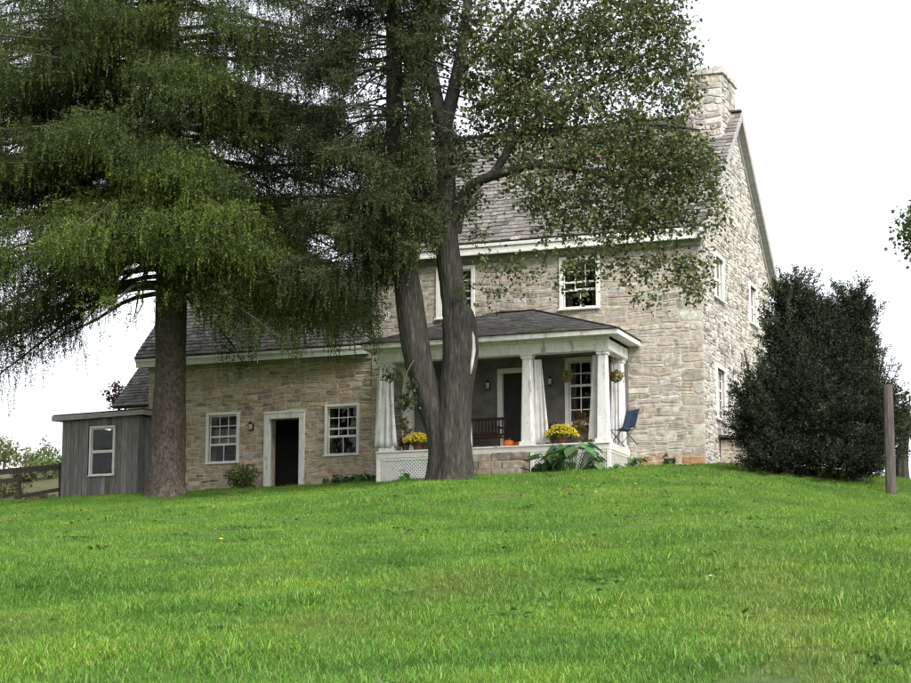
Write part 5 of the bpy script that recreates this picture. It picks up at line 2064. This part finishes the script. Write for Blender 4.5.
# pumpkin and long gourd on the porch floor
p = hat(509, 442, -1.6)
t = hobj('pumpkin', p.x, -1.62, PZ, 'round orange pumpkin at the top of the porch steps', 'pumpkin')
b = MB()
b.lathe([(.03, .01), (.10, .0), (.15, .05), (.165, .11), (.14, .18), (.08, .215), (.03, .20)], n=24, rib=.12, ribs=9)
b.build('shell', M['pumpkin'], t, smooth=True)
b = MB()
b.tube([(0, 0, .19), (.01, 0, .24), (.04, 0, .27)], [.025, .016, .014], n=6)
b.build('stalk', M['stem'], t)
t = hobj('gourd', p.x + .3, -1.6, PZ, 'long orange gourd lying right of the round pumpkin', 'gourd')
b = MB()
b.tube([(-.12, 0, .09), (-.08, 0, .09), (0, .0, .085), (.14, .01, .075), (.30, .0, .08), (.36, 0, .08), (.38, 0, .08)], [.03, .075, .085, .07, .075, .05, .015], n=14)
b.build('shell', M['pumpkin'], t, smooth=True)
b = MB()
b.tube([(.375, 0, .08), (.44, .01, .11)], [.015, .01], n=6)
b.build('stalk', M['stem'], t)

# table against the window with a plant on it
p = hat(568, 421, -.75)
t = hobj('side_table', p.x, -.6, PZ, 'narrow pale topped table below the porch window', 'table')
b = MB()
b.box(-.62, .62, -.22, .22, .66, .70)
b.build('tabletop', M['white'], t, bevel=.005)
for sx_ in (-.56, .56):
    for sy_ in (-.17, .17):
        b = MB()
        b.bar((sx_, sy_, 0), (sx_, sy_, .659), .045, .045)
        b.build('leg', M['darkwood'], t)
potted('red_plant', p.x + .33, -.6, PZ + .70, 'reddish leaved pot plant standing on the porch table', 66, [(.16, .045, .04), (.09, .06, .03)], r=.16, hgt=.2, n=150, size=.07, potr=.09, poth=.15)
p2 = hat(552, 425, -.5)
potted('fern_plant', p2.x, -.95, PZ, 'dark green potted plant on the floor left of the porch table', 67, [(.03, .05, .025), (.045, .06, .03)], r=.25, hgt=.55, n=260, size=.08, potr=.14, poth=.22)

# dark settee by the door
p = hat(480, 445, -.7)
t = hobj('porch_settee', p.x + .0, -.8, PZ, 'dark wooden settee with armrests against the porch wall left of the door', 'settee')
b = MB()
for k in range(5):
    b.box(-.68, .68, -.25 + k * .105, -.25 + k * .105 + .09, .42, .45)
b.build('seat', M['darkwood'], t)
b = MB()
b.box(-.68, .68, .27, .31, .95, 1.03)
b.box(-.68, .68, .27, .31, .50, .56)
for k in range(13):
    x = -.62 + k * .103
    b.box(x - .015, x + .015, .28, .30, .56, .95)
b.build('backrest', M['darkwood'], t)
for s_ in (-1, 1):
    b = MB()
    b.box(s_ * .70 - .035, s_ * .70 + .035, -.3, .32, .66, .70)
    b.build('armrest', M['darkwood'], t)
    for (yy, hh) in ((-.26, .66), (.29, 1.12)):
        b = MB()
        b.box(s_ * .70 - .028, s_ * .70 + .028, yy - .028, yy + .028, 0, hh)
        if hh > 1:
            b.lathe([(.02, 0), (.045, .03), (.045, .06), (.015, .09)], s_ * .70, yy, hh, n=8)
        b.build('leg', M['darkwood'], t)
b = MB()
b.box(-.6, .6, -.22, .24, .452, .55)
cu = b.build('cushion', mat('faded_red_cushion', (.05, .02, .016), .9), t, bevel=.03)

# blue folding chair at the right end
p = hat(624, 445, -1.0)
t = hobj('folding_chair', p.x - .02, -1.05, PZ, 'blue canvas folding chair at the right end of the porch', 'chair', rz=R(-35))
b = MB()
vs = []
for (z, y) in ((.50, .20), (1.02, .36)):
    for s_ in (-1, 0, 1):
        vs.append((s_ * .26, y + (0.03 if s_ == 0 else 0), z))
b.add(vs, [(0, 1, 4, 3), (1, 2, 5, 4)])
o = b.build('backrest', M['blue'], t)
o.modifiers.new('s', 'SOLIDIFY').thickness = .015
b = MB()
b.add([(-.26, -.22, .46), (0, -.2, .42), (.26, -.22, .46), (-.26, .18, .44), (0, .18, .40), (.26, .18, .44)], [(0, 1, 4, 3), (1, 2, 5, 4)])
o = b.build('seat', M['blue'], t)
o.modifiers.new('s', 'SOLIDIFY').thickness = .015
for s_ in (-1, 1):
    for (pa, pb) in (((s_ * .28, -.26, 0), (s_ * .28, .22, .50)), ((s_ * .28, .30, 0), (s_ * .28, -.24, .47)), ((s_ * .28, .20, .45), (s_ * .28, .38, 1.04))):
        b = MB()
        b.tube([pa, pb], [.013, .013], n=6)
        b.build('leg' if pb[2] < .6 else 'back_post', M['darkmetal'], t)


# ------------------------------------------------------------------ garden plants
def bigleaf_plant(name, x, y, label, seed, n, size, spread, hgt, cols, cat='plant'):
    """broad heart-shaped leaves on arching stalks; x,y in house coordinates"""
    gr = random.Random(seed)
    w0 = W(x, y, 0)
    w0.z = float(ground(w0.x, w0.y))
    t = empty(name, w0, -PHI)
    tag(t, label, cat)
    st = MB()
    for i in range(n):
        a = gr.uniform(0, 6.283)
        rr = spread * gr.random() ** .6
        cx_, cy_ = rr * math.cos(a), rr * math.sin(a) * .55
        h = hgt * gr.uniform(.35, 1) * (1 - .3 * rr / spread)
        st.tube([(cx_ * .3, cy_ * .3, -.05), (cx_ * .7, cy_ * .7, h * .7), (cx_, cy_, h)], [.012, .01, .007], n=4, cap=False)
        L = size * gr.uniform(.65, 1.2)
        ang = a + gr.uniform(-.8, .8)
        pitch = gr.uniform(-1.1, .1)
        mb = MB()
        tcol = gr.choice(cols)
        mb.col = tuple(c * gr.uniform(.75, 1.25) for c in tcol)
        out = [(0, 0), (-.16, .22), (-.12, .40), (.1, .46), (.4, .38), (.75, .17), (1.0, 0)]
        vs = [(0, 0, 0), (.3, 0, -.03), (.65, 0, -.04), (1.0, 0, -.14)]
        up = [(-.16, .22, .05), (-.10, .42, .07), (.15, .47, .06), (.45, .38, .03), (.78, .17, -.05)]
        V_ = vs + up + [(q[0], -q[1], q[2]) for q in up]
        wv = gr.uniform(-.05, .05)
        V_ = [(q[0] * L, q[1] * L, (q[2] + wv * math.sin(q[0] * 5 + q[1] * 6)) * L) for q in V_]
        F_ = [(0, 5, 4), (0, 1, 6, 5), (1, 2, 7, 6), (2, 8, 7), (2, 3, 8), (0, 9, 10), (0, 10, 11, 1), (1, 11, 12, 2), (2, 12, 13), (2, 13, 3)]
        m = Matrix.Translation((cx_, cy_, h)) @ Matrix.Rotation(ang, 4, 'Z') @ Matrix.Rotation(-pitch, 4, 'Y') @ Matrix.Translation((0, 0, 0))
        mb.add([(m @ Vector(q))[:] for q in V_], F_)
        mb.build('leaf', M['bigleaf'], t, colors=True, smooth=True)
    st.build('stems', M['greenstem'], t)
    return t


GC = [(.13, .27, .10), (.16, .30, .11), (.10, .21, .09)]
p = hat(573, 472, -2.5)
bigleaf_plant('elephant_ear_plant', p.x, -2.55, 'clump of huge heart shaped leaves in front of the right lattice panel', 81, 34, .44, .98, 1.0, GC)
p = hat(552, 472, -2.5)
bigleaf_plant('elephant_ear_plant', p.x - .25, -2.6, 'low dark broad leaved clump at the right foot of the stone steps', 82, 14, .28, .42, .36, [(.035, .075, .035), (.05, .1, .04)])
p = hat(596, 474, -2.5)
bigleaf_plant('elephant_ear_plant', p.x + .1, -2.6, 'broad leaved clump in front of the lattice near its right corner post', 83, 10, .30, .35, .38, GC)
bigleaf_plant('broad_leaf_plant', -1.75, -1.5, 'mid green broad leaved plant at the side lattice by the blue chair end', 84, 13, .28, .42, .5, [(.06, .17, .03), (.05, .13, .04)])
p = hat(402, 477, -2.5)
bigleaf_plant('broad_leaf_plant', p.x + .05, -2.4, 'single bright green young plant before the left lattice panel', 85, 6, .22, .18, .42, [(.09, .24, .03)])
p = hat(362, 484, -.5)
bigleaf_plant('broad_leaf_plant', p.x + .1, -.9, 'low wide dark green leafy patch at the joint of wing and porch', 86, 30, .26, .85, .30, [(.045, .10, .045), (.035, .08, .04)])
bigleaf_plant('broad_leaf_plant', p.x - .75, -.6, 'yellow tinged leafy plant below the right wing window', 87, 16, .2, .42, .38, [(.10, .15, .04), (.16, .15, .06), (.06, .11, .04)])
bigleaf_plant('broad_leaf_plant', -.95, -.35, 'small grey green plant against the wall near the house corner', 88, 12, .2, .2, .45, [(.08, .12, .07)])


def shrub(x, y, label, seed, r, h, cols, n=700, size=.09):
    g = np.random.default_rng(seed)
    w0 = W(x, y, 0)
    w0.z = float(ground(w0.x, w0.y))
    t = empty('garden_shrub', w0, -PHI)
    tag(t, label, 'shrub')
    st = MB()
    for i in range(10):
        a = g.uniform(0, 6.28)
        st.tube([(0, 0, -.05), (math.cos(a) * r * .5, math.sin(a) * r * .4, h * .45), (math.cos(a) * r * .8, math.sin(a) * r * .6, h * g.uniform(.6, .95))], [.012, .009, .004], n=4, cap=False)
    st.build('stems', M['twig'], t)
    d = g.normal(size=(n, 3))
    d /= np.linalg.norm(d, axis=1)[:, None]
    P = d * (g.uniform(.2, 1, (n, 1)) ** .5) * np.array([r, r * .7, h * .5]) * (1 + .25 * np.sin(d[:, :1] * 7 + d[:, 2:] * 5)) + np.array([0, 0, h * .52])
    P = P[P[:, 2] > .02]
    C = np.array(cols)[g.integers(0, len(cols), len(P))] * g.uniform(.7, 1.3, (len(P), 1))
    link('foliage', leaves_mesh('foliage', P, np.full(len(P), size), C, M['leaf'], seed), t, kind='stuff')


p = hat(241, 487, -.55)
shrub(p.x, -.55, 'small yellow green shrub left of the open wing doorway', 91, .50, .78, [(.13, .19, .04), (.09, .14, .03), (.20, .22, .08)])
p = hat(718, 470, -.3)
shrub(1.6, .9, 'ragged weeds growing at the foot of the gable wall by the cellar entry', 92, .3, .6, [(.05, .08, .03), (.10, .13, .04)], n=260)

for i, (u, v, Y, rr, hh, lab) in enumerate(((6, 488, 78, .8, .7, 'low straw coloured weeds on the bank behind the fence at the far left'), (25, 486, 80, .6, .5, 'low brown green weeds on the bank between the fence rails'),
                                           (38, 490, 76, .7, .4, 'low reddish brown weeds on the bank just above the lower rail'), (50, 483, 80, .7, .8, 'leafy green weeds on the bank beside the shed corner'))):
    q = at(u, v, Y)
    x_, y_ = (q - A).dot(EX), (q - A).dot(EY)
    shrub(x_, y_, lab, 95 + i, rr, hh, [((.17, .15, .08), (.12, .13, .05)), ((.14, .12, .07), (.10, .13, .05)), ((.18, .11, .07), (.14, .13, .06)), ((.12, .19, .05), (.10, .15, .05))][i], n=420, size=.12)

# broad weeds and fallen leaves in the lawn
def lawn_scatter(name, label, cat, n, m, size, cols, spread, up, seed, ylo=12, yhi=56, under=None):
    g = np.random.default_rng(seed)
    Yc_ = np.sqrt(g.uniform(ylo ** 2, yhi ** 2, n))
    Xc_ = g.uniform(-1, 1, n) * Yc_ * .24
    if under:
        Xc_ = g.normal(under[0], under[2], n)
        Yc_ = g.normal(under[1], under[3], n)
    P = np.stack([np.repeat(Xc_, m) + g.normal(0, spread, n * m), np.repeat(Yc_, m) + g.normal(0, spread, n * m), np.zeros(n * m)], 1)
    P[:, 2] = ground(P[:, 0], P[:, 1]) + g.uniform(up * .5, up, n * m)
    dx_, dy_ = P[:, 0] - A.x, P[:, 1] - A.y
    P = P[(dx_ * EY.x + dy_ * EY.y) < -3.2]
    C = np.array(cols)[g.integers(0, len(cols), len(P))] * g.uniform(.7, 1.3, (len(P), 1))
    o = link(name, leaves_mesh(name, P, np.full(len(P), size), C, M['leaf'], seed, flat=2.5), kind='stuff')
    tag(o, label, cat)


lawn_scatter('lawn_weeds', 'patches of darker broad leaved weeds spread through the lawn', 'weeds', 260, 16, .06, [(.06, .13, .035), (.08, .16, .04)], .09, .07, 131)
lawn_scatter('clover_patches', 'patches of small pale green clover spread through the lawn', 'clover', 120, 60, .03, [(.12, .24, .06), (.15, .27, .08)], .16, .06, 132, yhi=40)
lawn_scatter('fallen_leaves', 'brown and yellow fallen leaves scattered on the lawn below the trees', 'fallen leaves', 420, 1, .09, [(.22, .14, .06), (.30, .22, .07), (.16, .09, .05)], .1, .085, 133, under=(-1.5, 50, 6, 6))

# dandelion in the lawn
p = foot(220, 548)
t = empty('dandelion', p)
tag(t, 'single yellow dandelion flower in the lawn below the big spruce', 'flower')
b = MB()
b.tube([(0, 0, 0), (.01, 0, .12)], [.003, .003], n=4)
b.build('stem', M['greenstem'], t)
b = MB()
b.lathe([(.008, .115), (.028, .125), (.024, .135), (.005, .14)], .01, 0, 0, n=10)
b.build('bloom', mat('dandelion_yellow', (.8, .62, .02), .6), t)
# pale scrap lying on the lawn
p = foot(711, 583)
b = MB()
b.add([(-.045, -.02, .05), (.01, -.02, .06), (.05, .0, .052), (.025, .02, .06), (-.035, .015, .055), (.0, 0, .07)], [(0, 1, 5), (1, 2, 5), (2, 3, 5), (3, 4, 5), (4, 0, 5)])
o = b.build('dry_leaf', mat('dry_pale_leaf', (.5, .42, .28), .8), None, loc=p)
o.modifiers.new('s', 'SOLIDIFY').thickness = .004
tag(o, 'pale dry leaf lying on the grass in the right half of the lawn', 'leaf')
print('TRIS', sum(len(o.data.loops) - 2 * len(o.data.polygons) for o in bpy.data.objects if o.type == 'MESH'))
print('TOTAL', sum(len(o.data.polygons) for o in bpy.data.objects if o.type == 'MESH'), 'objects', len(bpy.data.objects))
